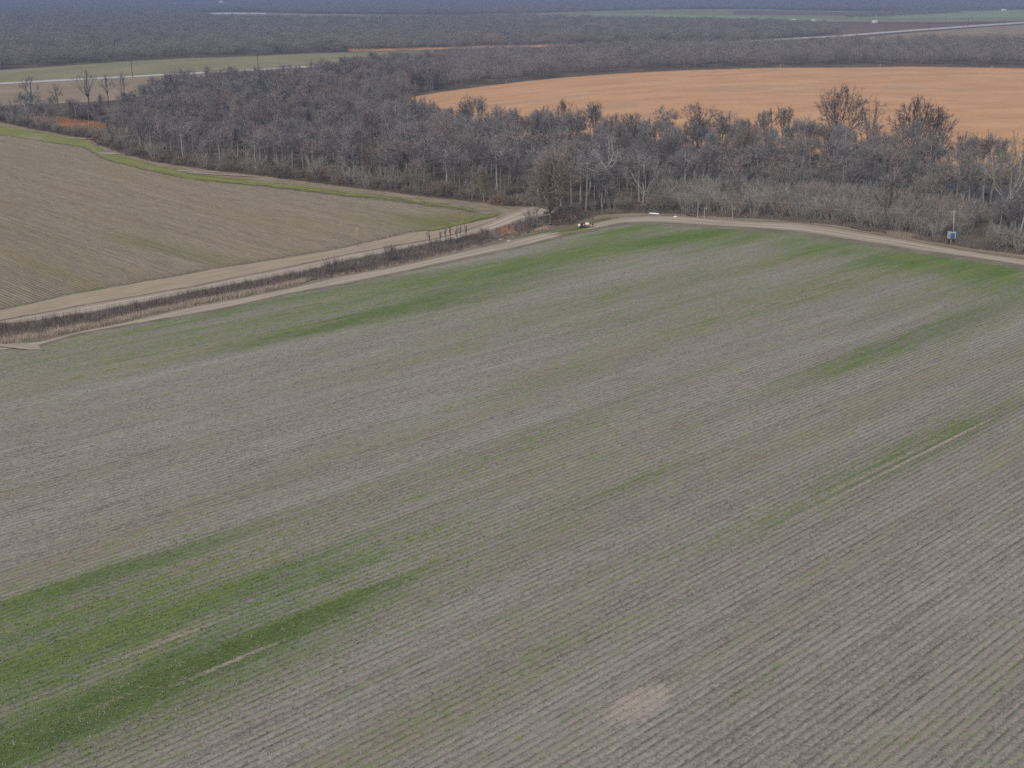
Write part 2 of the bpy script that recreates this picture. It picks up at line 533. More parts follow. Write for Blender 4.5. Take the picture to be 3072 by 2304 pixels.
# --- ploughed and stubble fields with real beds and furrows
def furrow_field(name, poly, az, spacing, depth, seg, mat, greens, z0, seed, fade_m=3.0, bald=()):
    d = np.array([math.sin(az), math.cos(az)])
    nrm = np.array([-d[1], d[0]])
    poly = np.asarray(poly, float)
    s = poly @ d
    q = poly @ nrm
    rr = np.random.default_rng(seed)
    U = np.array([-.5, -.36, -.22, 0.0, .22, .36, .5])
    Hh = np.array([0, .18, .85, 1.0, .85, .18, 0]) * depth
    VS, RC, UU, FS, RW = [], [], [], [], []
    base = 0
    m = len(U)
    k = math.floor(q.min() / spacing)
    while k * spacing < q.max():
        qc = (k + .5) * spacing
        k += 1
        cut = 1.0 if k % 8 in (2, 4) else rr.uniform(.15, .75)   # wheel rows: furrow shadow painted darker, relief no deeper
        rowt = rr.normal(0, .07)
        xs = []
        for i in range(len(poly)):
            j = (i + 1) % len(poly)
            if (q[i] > qc) != (q[j] > qc):
                t = (qc - q[i]) / (q[j] - q[i])
                xs.append(s[i] + t * (s[j] - s[i]))
        xs.sort()
        for a, b in zip(xs[0::2], xs[1::2]):
            if b - a < 6:
                continue
            a += rr.uniform(0, 1.5)
            b -= rr.uniform(0, 1.5)
            n = max(4, int((b - a) / seg))
            ss = np.linspace(a, b, n)
            wob = .05 * np.sin(ss * .045 + 1.3) + .10 * np.sin(ss * .011 + 2.0)
            hh = np.clip(np.minimum(ss - a, b - ss) / fade_m, 0, 1)
            rowh = depth * rr.uniform(-.22, .22)
            qq = qc + U[None, :] * spacing + wob[:, None]
            zz = z0 + (Hh[None, :] + (rowh * (np.abs(U) < .3))[None, :]) * hh[:, None] * (1 + rr.normal(0, .22, (n, 1)))
            zz += rr.normal(0, .030, (n, m)) * (np.abs(U) < .45)
            zz = np.maximum(zz, z0)
            P = ss[:, None, None] * d + qq[:, :, None] * nrm
            VS.append(np.dstack([P, zz]).reshape(-1, 3))
            RC.append(np.dstack([np.repeat(ss[:, None], m, 1), qq, np.zeros((n, m))]).reshape(-1, 3))
            UU.append(np.tile(U, n))
            RW.append(np.tile(np.array([cut, cut, rowt, rowt, rowt, .45, .45]), n))
            i0 = np.arange(n - 1)[:, None] * m + np.arange(m - 1)[None, :] + base
            FS.append(np.stack([i0, i0 + m, i0 + m + 1, i0 + 1], -1).reshape(-1, 4))
            base += n * m
    V = np.concatenate(VS); RC = np.concatenate(RC); UU = np.concatenate(UU); F = np.concatenate(FS)
    # outward faces up
    me = bpy.data.meshes.new(name)
    me.vertices.add(len(V))
    me.vertices.foreach_set("co", V.astype(np.float32).ravel())
    me.loops.add(F.size)
    me.loops.foreach_set("vertex_index", F[:, ::-1].astype(np.int32).ravel())
    me.polygons.add(len(F))
    me.polygons.foreach_set("loop_start", np.arange(0, F.size, 4, dtype=np.int32))
    me.polygons.foreach_set("use_smooth", np.ones(len(F), bool))
    me.materials.append(mat)
    g = np.zeros(len(V))
    dk = np.zeros(len(V))
    for (px, py, rl, rw, amt, dark) in greens:
        c = np.array(gp(px, py))
        da = (V[:, :2] - c) @ d
        dn = (V[:, :2] - c) @ nrm
        e = np.exp(-((da / rl) ** 2 + (dn / rw) ** 2))
        g += amt * e
        dk += dark * e
    add_attr(me, "green", g)
    add_attr(me, "dark", np.clip(dk, 0, 1))
    bd = np.zeros(len(V))
    for (px, py, rl, rw, amt) in bald:
        c = np.array(gp(px, py))
        bd += amt * np.exp(-((((V[:, :2] - c) @ d) / rl) ** 2 + (((V[:, :2] - c) @ nrm) / rw) ** 2))
    add_attr(me, "bald", np.clip(bd, 0, 1))
    add_attr(me, "u", UU)
    add_attr(me, "row", np.concatenate(RW))
    add_attr(me, "rc", RC, 'FLOAT_VECTOR')
    me.update(calc_edges=True)
    me.validate()
    o = bpy.data.objects.new(name, me)
    link(o)
    tag(o, kind="structure")
    return o, V

AZ_MAIN, AZ_LEFT = math.radians(47.6), math.radians(-44.2)
main_poly = gps([(-420, 1130), (10, 1056), (104, 1044), (226, 1010), (398, 978), (497, 962), (678, 930), (859, 889), (1045, 855), (1189, 826), (1334, 792), (1479, 763), (1587, 738), (1689, 713),
                 (1770, 696), (1866, 675), (2006, 674), (2151, 684), (2300, 694), (2417, 706), (2525, 724), (2634, 739), (2778, 763), (2923, 783), (3072, 807), (3600, 895),
                 (3600, 2700), (-420, 2700)])
main_green = [  # x, y, half length, half width along the rows (m), amount, darkness
    (280, 2140, 24, 1.0, .30, .6), (420, 2110, 18, .7, .22, .4), (330, 2050, 26, .7, .28, .3), (120, 2200, 30, 2.4, .25, .25), (60, 2265, 24, 1.6, .3, .5), (900, 1860, 14, 1.0, .22, .3), (985, 1850, 10, .7, .25, .4), (640, 2070, 36, 6, .14, .1), (240, 2210, 34, 6, .36, .1), (60, 1860, 34, 7, .34, 0), (40, 2000, 26, 5, .3, 0),
    (640, 1960, 24, .8, .32, .3), (800, 1905, 16, 1.0, .32, .4), (560, 1990, 26, .9, .3, .2),
    (60, 1800, 26, 1.4, .45, .4), (250, 1755, 22, 1.0, .35, .2), (420, 1715, 16, .8, .3, .1), (200, 1960, 40, 9, .30, 0), (100, 2120, 40, 9, .38, 0), (60, 1900, 24, 1.4, .25, 0), (420, 1880, 24, 1.2, .25, .1), (700, 1760, 20, 1.1, .25, .1),
    (1050, 955, 30, 3.5, .26, .25), (880, 1010, 18, 2.0, .36, .3), (1250, 935, 24, 5, .35, .2), (620, 1010, 30, 5, .25, 0),
    (1500, 850, 40, 6, .3, .15), (1800, 745, 34, 7, .45, .05), (1560, 800, 40, 7, .34, .05), (1300, 830, 36, 4.5, .28, .05), (2050, 715, 30, 8, .62, 0), (1880, 690, 26, 5, .8, 0),
    (1700, 800, 60, 14, .16, .1), (2300, 800, 60, 14, .14, .05), (1200, 900, 60, 14, .14, .1), (700, 980, 60, 10, .08, 0), (2850, 880, 50, 12, .14, .1), (1500, 1000, 70, 14, .08, .1), (2100, 950, 70, 14, .09, .1),
    (2380, 726, 14, 5, .5, 0), (2560, 752, 14, 5, .5, 0), (2720, 778, 14, 5, .5, 0), (2880, 802, 14, 5, .5, 0), (3020, 826, 14, 5, .5, 0), (2150, 700, 18, 5, .55, 0),
    (2250, 712, 26, 6, .5, 0), (2480, 740, 22, 5, .55, 0), (2650, 768, 22, 5, .62, 0), (2800, 790, 20, 5, .65, 0), (2960, 815, 20, 6, .6, 0), (3072, 850, 20, 6, .45, 0),
    (850, 900, 40, 4, .2, 0), (400, 1000, 40, 2.2, .28, 0), (150, 1080, 30, 2.0, .32, 0), (640, 940, 34, 2.6, .3, 0),
    (2800, 1000, 34, 8, .24, .35), (2980, 930, 30, 7, .24, .3), (2660, 1040, 26, 5, .16, .3),
    (2500, 1110, 26, 4, .3, 0), (2650, 1390, 34, 3.0, .45, .2), (2920, 1280, 30, 3.2, .45, .25), (2300, 1560, 26, 3, .2, 0), (1830, 1480, 18, 2.4, .35, .1),
    (1100, 1680, 20, 3, .35, .1), (1700, 1280, 30, 4, .22, 0), (1450, 1200, 30, 4, .2, 0), (1640, 2000, 26, 3.5, .25, .1), (2250, 2080, 10, 2, .35, .1),
    (2050, 900, 30, 5, .25, .1), (2400, 900, 30, 5, .25, .1), (1950, 850, 36, 5, .3, .1),
    (2480, 1800, 60, 20, -.12, 0), (2800, 2150, 50, 16, -.06, 0), (1900, 2150, 30, 10, -.1, 0), (800, 1400, 60, 16, -.10, 0), (300, 1300, 50, 14, -.10, 0), (2500, 1200, 60, 14, -.08, 0)]
field_mat = mat_field("stubble_field_soil", (.318, .288, .240), (.155, .138, .106), (.078, .132, .030), (.132, .192, .052), .08)
field_main, FV = furrow_field("field", main_poly, AZ_MAIN, .90, .13, .65, field_mat, main_green, .03, 11,
                                bald=[(1900, 2125, 4.5, 2.6, .8), (1960, 2090, 3, 1.5, .5), (2650, 1400, 26, .45, .8), (2850, 1320, 20, .4, .8), (2500, 1500, 22, .4, .6), (2950, 1420, 20, .4, .6), (480, 1930, 12, .5, .7), (700, 1985, 8, .5, .7), (330, 2110, 5, .6, .5), (1140, 1055, 3, 1, .6)])

left_poly = gps([(-420, 1010), (0, 930), (226, 880), (407, 849), (633, 808), (859, 772), (1000, 749), (1100, 727), (1225, 698), (1330, 684), (1430, 664), (1478, 652),
                 (1401, 636), (1300, 621), (1148, 601), (1003, 587), (800, 561), (579, 540), (450, 514), (320, 482), (254, 444), (130, 424), (0, 404), (-420, 352)])
left_green = [(420, 730, 26, 5, .35, 0), (640, 780, 30, 5, .25, 0), (200, 830, 26, 5, .25, 0), (1250, 680, 24, 8, .4, 0), (1330, 670, 18, 9, .55, 0), (1420, 655, 14, 9, .6, 0),
              (300, 560, 60, 20, -.15, 0), (700, 620, 60, 20, -.15, 0)]
left_mat = mat_field("brown_field_soil", (.270, .222, .162), (.148, .122, .086), (.105, .118, .044), (.155, .165, .062), .05)
field_left, _ = furrow_field("field.001", left_poly, AZ_LEFT, .97, .17, 2.2, left_mat, left_green, .03, 12)

dirt = mat_sheet("packed_dirt", [(.29, .238, .17), (.385, .325, .24), (.46, .395, .30)], (.05, .5, 1), 1.0, ruts=True)
dirt_pale = mat_sheet("pale_dirt", [(.31, .255, .195), (.41, .345, .27), (.47, .40, .32)], (.05, .5, 1), 1.0, ruts=True)
straw = mat_sheet("straw_stubble", [(.33, .255, .18), (.40, .315, .225), (.28, .225, .155)], (.2, 1, 1), .5)
verge = mat_sheet("dry_verge", [(.21, .17, .115), (.31, .255, .175), (.23, .21, .115)], (.2, .6, 1), .4, edge_w=.25)
green_strip = mat_sheet("winter_grass", [(.165, .18, .05), (.24, .245, .08), (.33, .285, .15)], (.06, .35, 1), .7, edge_w=.5, drift=(.34, .28, .185))
grass_dull = mat_sheet("dull_grass", [(.12, .125, .06), (.20, .175, .10), (.25, .20, .13)], (.1, .5, 1), .5, edge_w=.3)

strip_sheet("verge", [(p[0], p[1] - 26) for p in LANE_R_UP[16:]], LANE_R_UP[16:], verge, .010, 120, 7, 2.5)
strip_sheet("grass_margin", [(1560, 712), (1640, 690), (1700, 676), (1760, 662), (1830, 650)], [(1560, 726), (1640, 704), (1720, 694), (1790, 678), (1850, 660)], grass_dull, .014, 50, 9, 2.0)
strip_sheet("verge", FOREST_EDGE_L + [(1600, 640)], FIELD_L_TOP + [(1530, 665)], verge, .010, 140, 9, 3.0)
strip_sheet("grass_strip", [(p[0] + 6, p[1] - 22) for p in FIELD_L_TOP], [(p[0], p[1] + 16) for p in FIELD_L_TOP], green_strip, .19, 260, 15, 20.0)
strip_sheet("grass_strip", [(1225, 690), (1300, 676), (1400, 652), (1490, 632), (1525, 628)], [(1225, 704), (1310, 700), (1400, 678), (1470, 660), (1520, 646)], green_strip, .197, 60, 11, 7.0)
strip_sheet("stubble_strip", STUB_UP, ROAD_L_UP[:12] + [(1442, 676), (1493, 658)], straw, .020, 200, 9, 1.5)
strip_sheet("dirt_track", ROAD_L_UP, DITCH_UP, dirt_pale, .034, 240, 11, 1.2)
strip_sheet("dirt_track", [(1380, 612), (1450, 606), (1520, 612), (1585, 622), (1640, 640)], [(1420, 628), (1470, 640), (1500, 655), (1560, 668), (1610, 660)], verge, .026, 40, 9, 2.0)
strip_sheet("dirt_track", LANE_R_UP[:15] + [(1705, 687)], LANE_R_LO[:14] + [(1722, 702)], dirt, .030, 400, 11, 1.3, end_m=14.0)
strip_sheet("dirt_track", [(1738, 682)] + LANE_R_UP[16:], [(1742, 698)] + LANE_R_LO[15:], dirt, .030, 400, 11, 1.3, end_m=9.0)
strip_sheet("grass_margin", [(1660, 690), (1700, 682), (1745, 678), (1780, 672)], [(1660, 704), (1705, 702), (1748, 697), (1790, 684)], green_strip, .012, 40, 9, 1.5)
for i, (cx, cy, rx, ry) in enumerate([(325, 461, 8, 2.6), (245, 416, 12, 2.2), (650, 524, 14, 2.2), (590, 516, 10, 1.8), (60, 1042, 7, 1.6)]):
    blob_sheet("bare_patch", cx, cy, rx, ry, math.radians(-20), dirt_pale, .24, i)

orange = mat_sheet("orange_grass", [(.50, .275, .138), (.60, .35, .185), (.44, .275, .165)], (.022, .026, 1), 1.0, edge=True, fine_scale=.33, bd=.4, bstr=.6, edge_w=.2, drift=(.33, .27, .215))
strip_sheet("grass_field", ORANGE_UP, ORANGE_LO, orange, .03, 200, 15, 6.0)
for i, (cx, cy, rx, ry) in enumerate([(50, 352, 30, 7), (205, 374, 26, 6), (258, 423, 7, 3), (1560, 120, 1, 1)][:3]):
    blob_sheet("grass_patch", cx, cy, rx, ry, .1, orange, .02, 40 + i)

# --- land in the distance
pasture = mat_sheet("far_pasture", [(.20, .205, .10), (.29, .25, .15), (.34, .27, .185)], (.008, .012, 1), 1.0, edge=False, fine_scale=.05)
tanfield = mat_sheet("far_tan_field", [(.27, .205, .135), (.33, .26, .18), (.24, .19, .12)], (.008, .012, 1), 1.0, edge=False, fine_scale=.05)
wheat = mat_sheet("far_green_field", [(.21, .29, .14), (.28, .34, .18), (.32, .32, .2)], (.004, .03, 1), 1.0, edge=False, fine_scale=.03)
plough = mat_sheet("far_ploughed_field", [(.17, .12, .095), (.21, .15, .12), (.15, .12, .09)], (.004, .03, 1), 1.0, edge=False, fine_scale=.03)
palef = mat_sheet("far_pale_field", [(.70, .66, .60), (.80, .77, .72), (.66, .62, .56)], (.004, .03, 1), 1.0, edge=False, fine_scale=.03)
roadm = mat_sheet("gravel_road", [(.46, .42, .38), (.54, .50, .46), (.42, .38, .34)], (.02, .3, 1), 1.0, edge=False, fine_scale=.2)
ROAD = [(-700, 287), (18, 251), (412, 230), (905, 203), (1500, 168), (2169, 128), (2525, 108), (2706, 94), (2923, 78), (3072, 68), (3700, 24)]
strip_sheet("pasture", [(-700, 238), (0, 211), (181, 199), (362, 185), (543, 176), (800, 167), (931, 161), (1057, 158), (1300, 150)],
            [(-700, 286), (0, 252), (200, 243), (412, 231), (600, 221), (800, 210), (931, 203), (1100, 193), (1300, 182)], pasture, .06, 60, 7, 4)
strip_sheet("pasture", [(-700, 288), (0, 254), (412, 232), (800, 212), (931, 205)], [(-700, 345), (0, 318), (300, 305), (600, 275), (931, 250)], tanfield, .06, 60, 7, 4)
strip_sheet("sedge_strip", [(1040, 146), (1200, 144), (1450, 137), (1735, 132)], [(1040, 156), (1200, 152), (1450, 145), (1735, 140)], orange, .07, 40, 5, 2)
strip_sheet("county_road", [(p[0], p[1] - 2.6 * (1 + .2 * (p[1] > 200))) for p in ROAD], [(p[0], p[1] + 2.2) for p in ROAD], roadm, .25, 160, 5, 2)
strip_sheet("pasture", [(1450, 37), (1700, 36), (1900, 30), (2100, 28), (2300, 30), (2540, 34), (2850, 33), (3072, 28), (3700, 16)],
            [(1450, 80), (1700, 80), (1900, 75), (2100, 74), (2300, 70), (2540, 66), (2850, 67), (3072, 62), (3700, 50)], pasture, .10, 60, 7, 4)
strip_sheet("wheat_field", [(2560, 51), (2750, 44), (2950, 36), (3072, 31), (3700, 18)], [(2560, 55), (2750, 54), (2950, 53), (3072, 52), (3700, 42)], wheat, .30, 40, 5, 4)
strip_sheet("wheat_field", [(1700, 44), (1900, 42), (2100, 46), (2300, 49), (2500, 58)], [(1700, 58), (1900, 60), (2100, 62), (2300, 64), (2500, 66)], wheat, .30, 40, 5, 4)
strip_sheet("ploughed_field", [(2200, 33), (2400, 34), (2540, 37), (2850, 35)], [(2200, 44), (2400, 45), (2540, 47), (2850, 37)], plough, .32, 40, 5, 4)
strip_sheet("ploughed_field", [(2470, 70), (2650, 71), (2800, 72), (2950, 74)], [(2470, 125), (2600, 103), (2760, 90), (2950, 76)], plough, .20, 40, 5, 4)
strip_sheet("pasture", [(2560, 116), (2706, 101), (2923, 84), (3072, 74), (3700, 32)], [(2560, 150), (2706, 145), (2923, 140), (3072, 138), (3700, 130)], tanfield, .16, 40, 5, 4)
strip_sheet("bare_field", [(620, 38), (760, 37), (950, 42), (1150, 44), (1330, 45)], [(630, 44), (700, 52), (950, 60), (1150, 58), (1330, 48)], tanfield, .10, 40, 5, 4)
strip_sheet("bare_field", [(630, 39), (700, 38.5), (770, 39.5), (800, 41)], [(640, 44), (700, 41), (770, 41), (800, 43)], palef, .40, 30, 5, 4)
strip_sheet("bare_field", [(1930, 31), (2150, 28), (2320, 28)], [(1930, 36), (2150, 33), (2320, 30)], tanfield, .40, 30, 5, 4)

def mat_water():
    t = NT("still_water")
    n = t.noise(t.coord(), .6, 3)
    return t.surface((.085, .082, .07), .55, .2, bump=n, bstr=.05, bdist=.02)
water_m = mat_water()
lake_m = plain("open_water", (.10, .11, .12), (.08, .09, .10), .01, .08, .6)
strip_sheet("slough_water", [(1430, 462), (1700, 486), (2000, 498), (2230, 515), (2500, 528), (2800, 540), (3072, 552), (3600, 590)],
            [(1430, 482), (1700, 512), (2000, 525), (2230, 545), (2500, 560), (2800, 578), (3072, 600), (3600, 660)], water_m, .05, 60, 5, 2)
strip_sheet("lake_water", [(500, 6), (560, 5), (650, 6), (700, 8)], [(500, 10), (560, 15), (650, 15), (700, 12)], lake_m, .5, 30, 5, 2)

# ------------------------------------------------------------------ bark materials
def bark(name, dark, lite, var=.6):
    t = NT(name)
    co = t.coord()
    n = t.noise(t.mapping(co, (1, 1, .35)), 1.3, 4, .65)
    c = t.mix(t.remap(n, .32, .68), dark, lite)
    r = t.math('FRACT', t.math('ADD', t.n("ShaderNodeObjectInfo").outputs["Random"], t.attr("tint").outputs["Fac"]))
    r2 = t.math('FRACT', t.math('MULTIPLY', r, 7.31))
    r3 = t.math('FRACT', t.math('MULTIPLY', r, 23.7))
    c = t.mix(t.math('MULTIPLY', t.remap(r, .35, 1.0, 0, 1), var), c, tuple(x * .42 for x in dark))
    c = t.mix(t.math('MULTIPLY', t.remap(r2, .5, 1.0, 0, 1), .5), c, (lite[0] * 1.02, lite[1] * .82, lite[2] * .70))
    c = t.mix(t.math('MULTIPLY', t.remap(r3, .6, 1.0, 0, 1), .45), c, (lite[0] * .82, lite[1] * .90, lite[2] * .86))
    return t.surface(c, 1.0, .05)
M_TWIG = bark("grey_twigs", (.185, .170, .162), (.315, .29, .275))
M_TRUNK = bark("grey_bark", (.15, .14, .13), (.27, .25, .235))
M_CYP = bark("grey_cypress_bark", (.23, .22, .205), (.39, .372, .35), .5)
M_PALE = bark("pale_bark", (.34, .32, .29), (.56, .53, .48), .12)
M_DARK = bark("dark_bark", (.060, .054, .050), (.11, .10, .092))
M_THK = bark("thicket_twigs", (.25, .23, .208), (.37, .34, .31))
M_BRUSH = bark("brown_brush", (.16, .132, .112), (.26, .215, .185))
M_PURPLE = bark("ditch_bramble", (.185, .145, .128), (.29, .235, .205))
M_OLIVE = bark("olive_twigs", (.22, .20, .13), (.32, .29, .19))
M_STRAW = bark("dry_grass_blades", (.36, .295, .215), (.54, .45, .345))

# ------------------------------------------------------------------ bare trees
class Tree:
    def __init__(s, seed):
        s.r = random.Random(seed)
        s.tv, s.tf = [], []
        s.cv, s.cf = [], []
        s.cm = {}
    def tube(s, pts, rad, n, crown=True):
        V, F = (s.cv, s.cf) if crown else (s.tv, s.tf)
        b = len(V)
        f0 = len(F)
        ref = Vector((.37, .81, .45))
        for i, p in enumerate(pts):
            t = pts[min(i + 1, len(pts) - 1)] - pts[max(i - 1, 0)]
            a = t.cross(ref)
            a.normalize()
            c = t.normalized().cross(a)
            for k in range(n):
                w = 2 * math.pi * k / n
                q = p + rad[i] * (math.cos(w) * a + math.sin(w) * c)
                V.append((q.x, q.y, q.z))
        for i in range(len(pts) - 1):
            for k in range(n):
                j = (k + 1) % n
                F.append((b + i * n + k, b + i * n + j, b + (i + 1) * n + j, b + (i + 1) * n + k))
        if crown and n >= 4:
            s.cm[f0] = len(F)
    def twig(s, p, d, L, w):
        r = s.r
        a = d.cross(Vector((r.uniform(-1, 1), r.uniform(-1, 1), r.uniform(-1, 1))))
        if a.length < 1e-4:
            return
        a.normalize()
        b = len(s.cv)
        q = p + d * L
        m = p + d * (L * .55) + Vector((r.uniform(-1, 1), r.uniform(-1, 1), r.uniform(-.5, 1))) * (.10 * L)
        s.cv += [tuple(p + a * w * .5), tuple(p - a * w * .5), tuple(m + a * w * .3), tuple(m - a * w * .3), tuple(q)]
        s.cf += [(b, b + 1, b + 3, b + 2), (b + 2, b + 3, b + 4)]
    def rv(s, k=1.0):
        r = s.r
        return Vector((r.uniform(-k, k), r.uniform(-k, k), r.uniform(-k, k)))
    def limb(s, p, d, L, r0, n, bend_up=.25, wob=.12, sides=4, crown=True):
        pts, rad = [p.copy()], [r0]
        q = p.copy()
        d = d.normalized()
        for i in range(n):
            d = (d + Vector((0, 0, bend_up / n)) + s.rv(wob)).normalized()
            q = q + d * (L / n)
            pts.append(q.copy())
            rad.append(r0 * (1 - .75 * (i + 1) / n))
        s.tube(pts, rad, sides, crown)
        return pts, rad, d
    def spray(s, pts, out, nt, L, w, up=.35, spread=.8):
        r = s.r
        for _ in range(nt):
            t = r.random() ** .7 * (len(pts) - 1)
            i = min(int(t), len(pts) - 2)
            p = pts[i].lerp(pts[i + 1], t - i)
            d = (out + s.rv(spread) + Vector((0, 0, up))).normalized()
            s.twig(p, d, L * r.uniform(.5, 1.25), w * r.uniform(.7, 1.2))

def dome_tree(seed, H=16, crown_w=9, fork=.35, limbs=7, tw=8, tww=.06, r0=.24, subs=8, spreadk=1.0, lean=0.0, base=None, ter=3, flat=1.0, through=False, shell=.55, twl=1.05, spr=.55):
    """bare tree whose limbs fill a rounded crown; spreadk widens, flat lowers the dome"""
    t = Tree(seed)
    r = t.r
    base = fork * .8 if base is None else base
    cz = H * (base + (1 - base) * .48)
    rh = H * (1 - base) * .52
    rw = crown_w * .5 * (.8 + .2 * spreadk)
    off = Vector((lean * H * .5, 0, 0))
    top = Vector((r.uniform(-.3, .3) + lean * H * fork * .6, r.uniform(-.3, .3), H * fork))
    mid = top * .5 + Vector((r.uniform(-.2, .2), r.uniform(-.2, .2), 0))
    tp, tr = [Vector((0, 0, -.3)), Vector((0, 0, .5)), mid, top], [r0 * 1.5, r0 * 1.08, r0 * .9, r0 * .75]
    if through:
        tp.append(Vector((top.x * 1.2, top.y * 1.2, H * .9)))
        tr.append(r0 * .2)
    t.tube(tp, tr, 7, crown=False)
    def on_dome(az, el, k):
        return Vector((math.cos(az) * math.cos(el) * rw * k, math.sin(az) * math.cos(el) * rw * k, cz + math.sin(el) * rh * k * (flat if el > 0 else 1))) + off
    def path(a, b, n, r_0, r_1, sides, sag):
        pts, rad = [], []
        L = (b - a).length
        wob = t.rv(.09 * L)
        for i in range(n + 1):
            f = i / n
            p = a.lerp(b, f) + wob * math.sin(math.pi * f) + Vector((0, 0, sag * L * math.sin(math.pi * f)))
            if 0 < i < n:
                p += t.rv(.035 * L)
            pts.append(p)
            rad.append(r_0 + (r_1 - r_0) * f)
        t.tube(pts, rad, sides)
        return pts
    for i in range(limbs):
        az = 2 * math.pi * i / limbs + r.uniform(-.45, .45)
        el = r.uniform(-.05, 1.25) if i else 1.4
        st = top.lerp(mid, r.uniform(0, .4)) if not through else Vector((top.x, top.y, H * r.uniform(fork, .82)))
        if through:
            el = max(-.3, min(1.3, (st.z + H * .04 - cz) / rh))
        tgt = on_dome(az, el, r.uniform(.72, .92))
        lp = path(st, tgt, 5, r0 * (.5 if not through else .28), .05, 5, -.08)
        for k in range(subs):
            f = r.uniform(.25, 1.0) * (len(lp) - 1)
            j = min(int(f), len(lp) - 2)
            p = lp[j].lerp(lp[j + 1], f - j)
            t2 = on_dome(az + r.gauss(0, spr), max(-.55, min(1.5, el + r.gauss(0, spr * .9))), shell + (1.05 - shell) * r.random() ** .6)
            if (t2 - p).length > rw * 1.0:
                t2 = p + (t2 - p).normalized() * rw * 1.0
            sp = path(p, t2, 3, .055, .025, 3, -.05)
            o = (t2 - Vector((off.x, 0, cz - rh * .4))).normalized()
            t.spray(sp[1:], o, tw, twl, tww, .25, .8)
            for q in range(ter):
                b = r.uniform(.25, 1.0) * (len(sp) - 1)
                jj = min(int(b), len(sp) - 2)
                pp = sp[jj].lerp(sp[jj + 1], b - jj)
                e3 = pp + (o + t.rv(.9)).normalized() * r.uniform(.7, 1.7)
                p3 = [pp, pp.lerp(e3, .5) + t.rv(.12), e3]
                t.tube(p3, [.03, .024, .016], 3)
                t.spray(p3, o, tw, twl * .85, tww * .9, .25, .85)
    return t

def hardwood(seed, **kw):
    return dome_tree(seed, **kw)

def cypress(seed, H=15, crown_w=6, tw=8, tww=.05, r0=.27, bare=.5, nl=14, subs=5, ter=3):
    return dome_tree(seed, H=H, crown_w=crown_w, fork=bare, base=bare * .92, limbs=nl, tw=tw, tww=tww, r0=r0, subs=subs, ter=ter, through=True, flat=.9)

def thicket(seed, H=6, w=3, stems=13, tw=18, tww=.05, up=.9):
    t = Tree(seed)
    r = t.r
    for i in range(stems):
        a, q = r.uniform(0, 6.28), w * .5 * math.sqrt(r.random()) * .55
        b = Vector((math.cos(a) * q, math.sin(a) * q, -.1))
        d = Vector((math.cos(a) * .28, math.sin(a) * .28, up)) + t.rv(.12)
        L = H * r.uniform(.6, 1.0)
        pts, rad, dd = t.limb(b, d, L, .05, 5, .15, .12, 3)
        t.spray(pts, d, tw, H * .24, tww, .5, .75)
        for k in range(3):
            f = r.uniform(.25, .85) * (len(pts) - 1)
            j = min(int(f), len(pts) - 2)
            p = pts[j].lerp(pts[j + 1], f - j)
            d2 = (d + t.rv(.7)).normalized()
            p2, _, _ = t.limb(p, d2, H * r.uniform(.18, .35), .028, 3, .3, .15, 3)
            t.spray(p2, d2, tw // 2 + 2, H * .16, tww * .9, .4)
    return t

def bramble(seed, H=2.2, w=4, n=900, tww=.05):
    t = Tree(seed)
    r = t.r
    for i in range(n):
        a, q = r.uniform(0, 6.28), w * .5 * math.sqrt(r.random())
        zz = r.random() ** .8 * H * .75 * (1 - (q / (w * .5)) ** 2 * .6)
        p = Vector((math.cos(a) * q, math.sin(a) * q, zz))
        d = (Vector((math.cos(a) * .5, math.sin(a) * .5, .55)) + t.rv(.85)).normalized()
        t.twig(p, d, H * r.uniform(.25, .6), tww * r.uniform(.7, 1.4))
    for i in range(10):
        a = r.uniform(0, 6.28)
        d = Vector((math.cos(a) * .7, math.sin(a) * .7, 1)).normalized()
        t.limb(Vector((math.cos(a) * w * .1, math.sin(a) * w * .1, -.1)), d, H * r.uniform(.7, 1.05), .04, 4, -.2, .2, 3)
    return t

def limb_index(t):
    mi = np.zeros(len(t.cf), np.int32)
    for a, b in t.cm.items():
        mi[a:b] = 1
    return mi

def tmesh(name, t, tm, cm, lm=None):
    cr = mesh_np(name + "_crown", t.cv, t.cf, cm)
    cr.materials.append(lm or tm)
    cr.polygons.foreach_set("material_index", limb_index(t))
    return (mesh_np(name + "_trunk", t.tv, t.tf, tm, True) if t.tv else None, cr)

def joined(name, t, tm, cm):
    b = len(t.cv)
    me = bpy.data.meshes.new(name)
    me.from_pydata(t.cv + t.tv, [], t.cf + [tuple(i + b for i in f) for f in t.tf])
    me.materials.append(cm)
    me.materials.append(tm)
    mi = np.ones(len(me.polygons), np.int32)
    mi[:len(t.cf)] = limb_index(t)
    me.polygons.foreach_set("material_index", mi)
    me.update()
    return me

HARD = [hardwood(100 + i, H=[15, 17, 14, 16, 17, 15][i], crown_w=[9, 10, 9, 11, 10, 8.5][i], fork=[.35, .42, .3, .38, .42, .4][i], limbs=[6, 7, 7, 6, 7, 6][i]) for i in range(6)]
CYP = [cypress(200 + i, H=[14, 16, 15, 16.5, 13][i], crown_w=[7, 8, 7.5, 9, 7][i], bare=[.54, .6, .5, .58, .48][i]) for i in range(5)]
THK = [thicket(300 + i, H=[6.5, 7.5, 6, 7][i], w=[3.5, 4, 3.5, 4][i]) for i in range(4)]
BRM = [bramble(400 + i, H=[2.4, 3.0, 2.0][i], w=[4, 5, 4][i]) for i in range(3)]
HARD_M = [tmesh("bare_tree", t, M_TRUNK, M_TWIG) for t in HARD]
CYP_M = [tmesh("cypress", t, M_CYP, M_TWIG) for i, t in enumerate(CYP)]
THK_M = [tmesh("thicket", t, M_THK, M_THK) for t in THK]
BRM_M = [tmesh("bramble", t, M_BRUSH, M_BRUSH) for t in BRM]

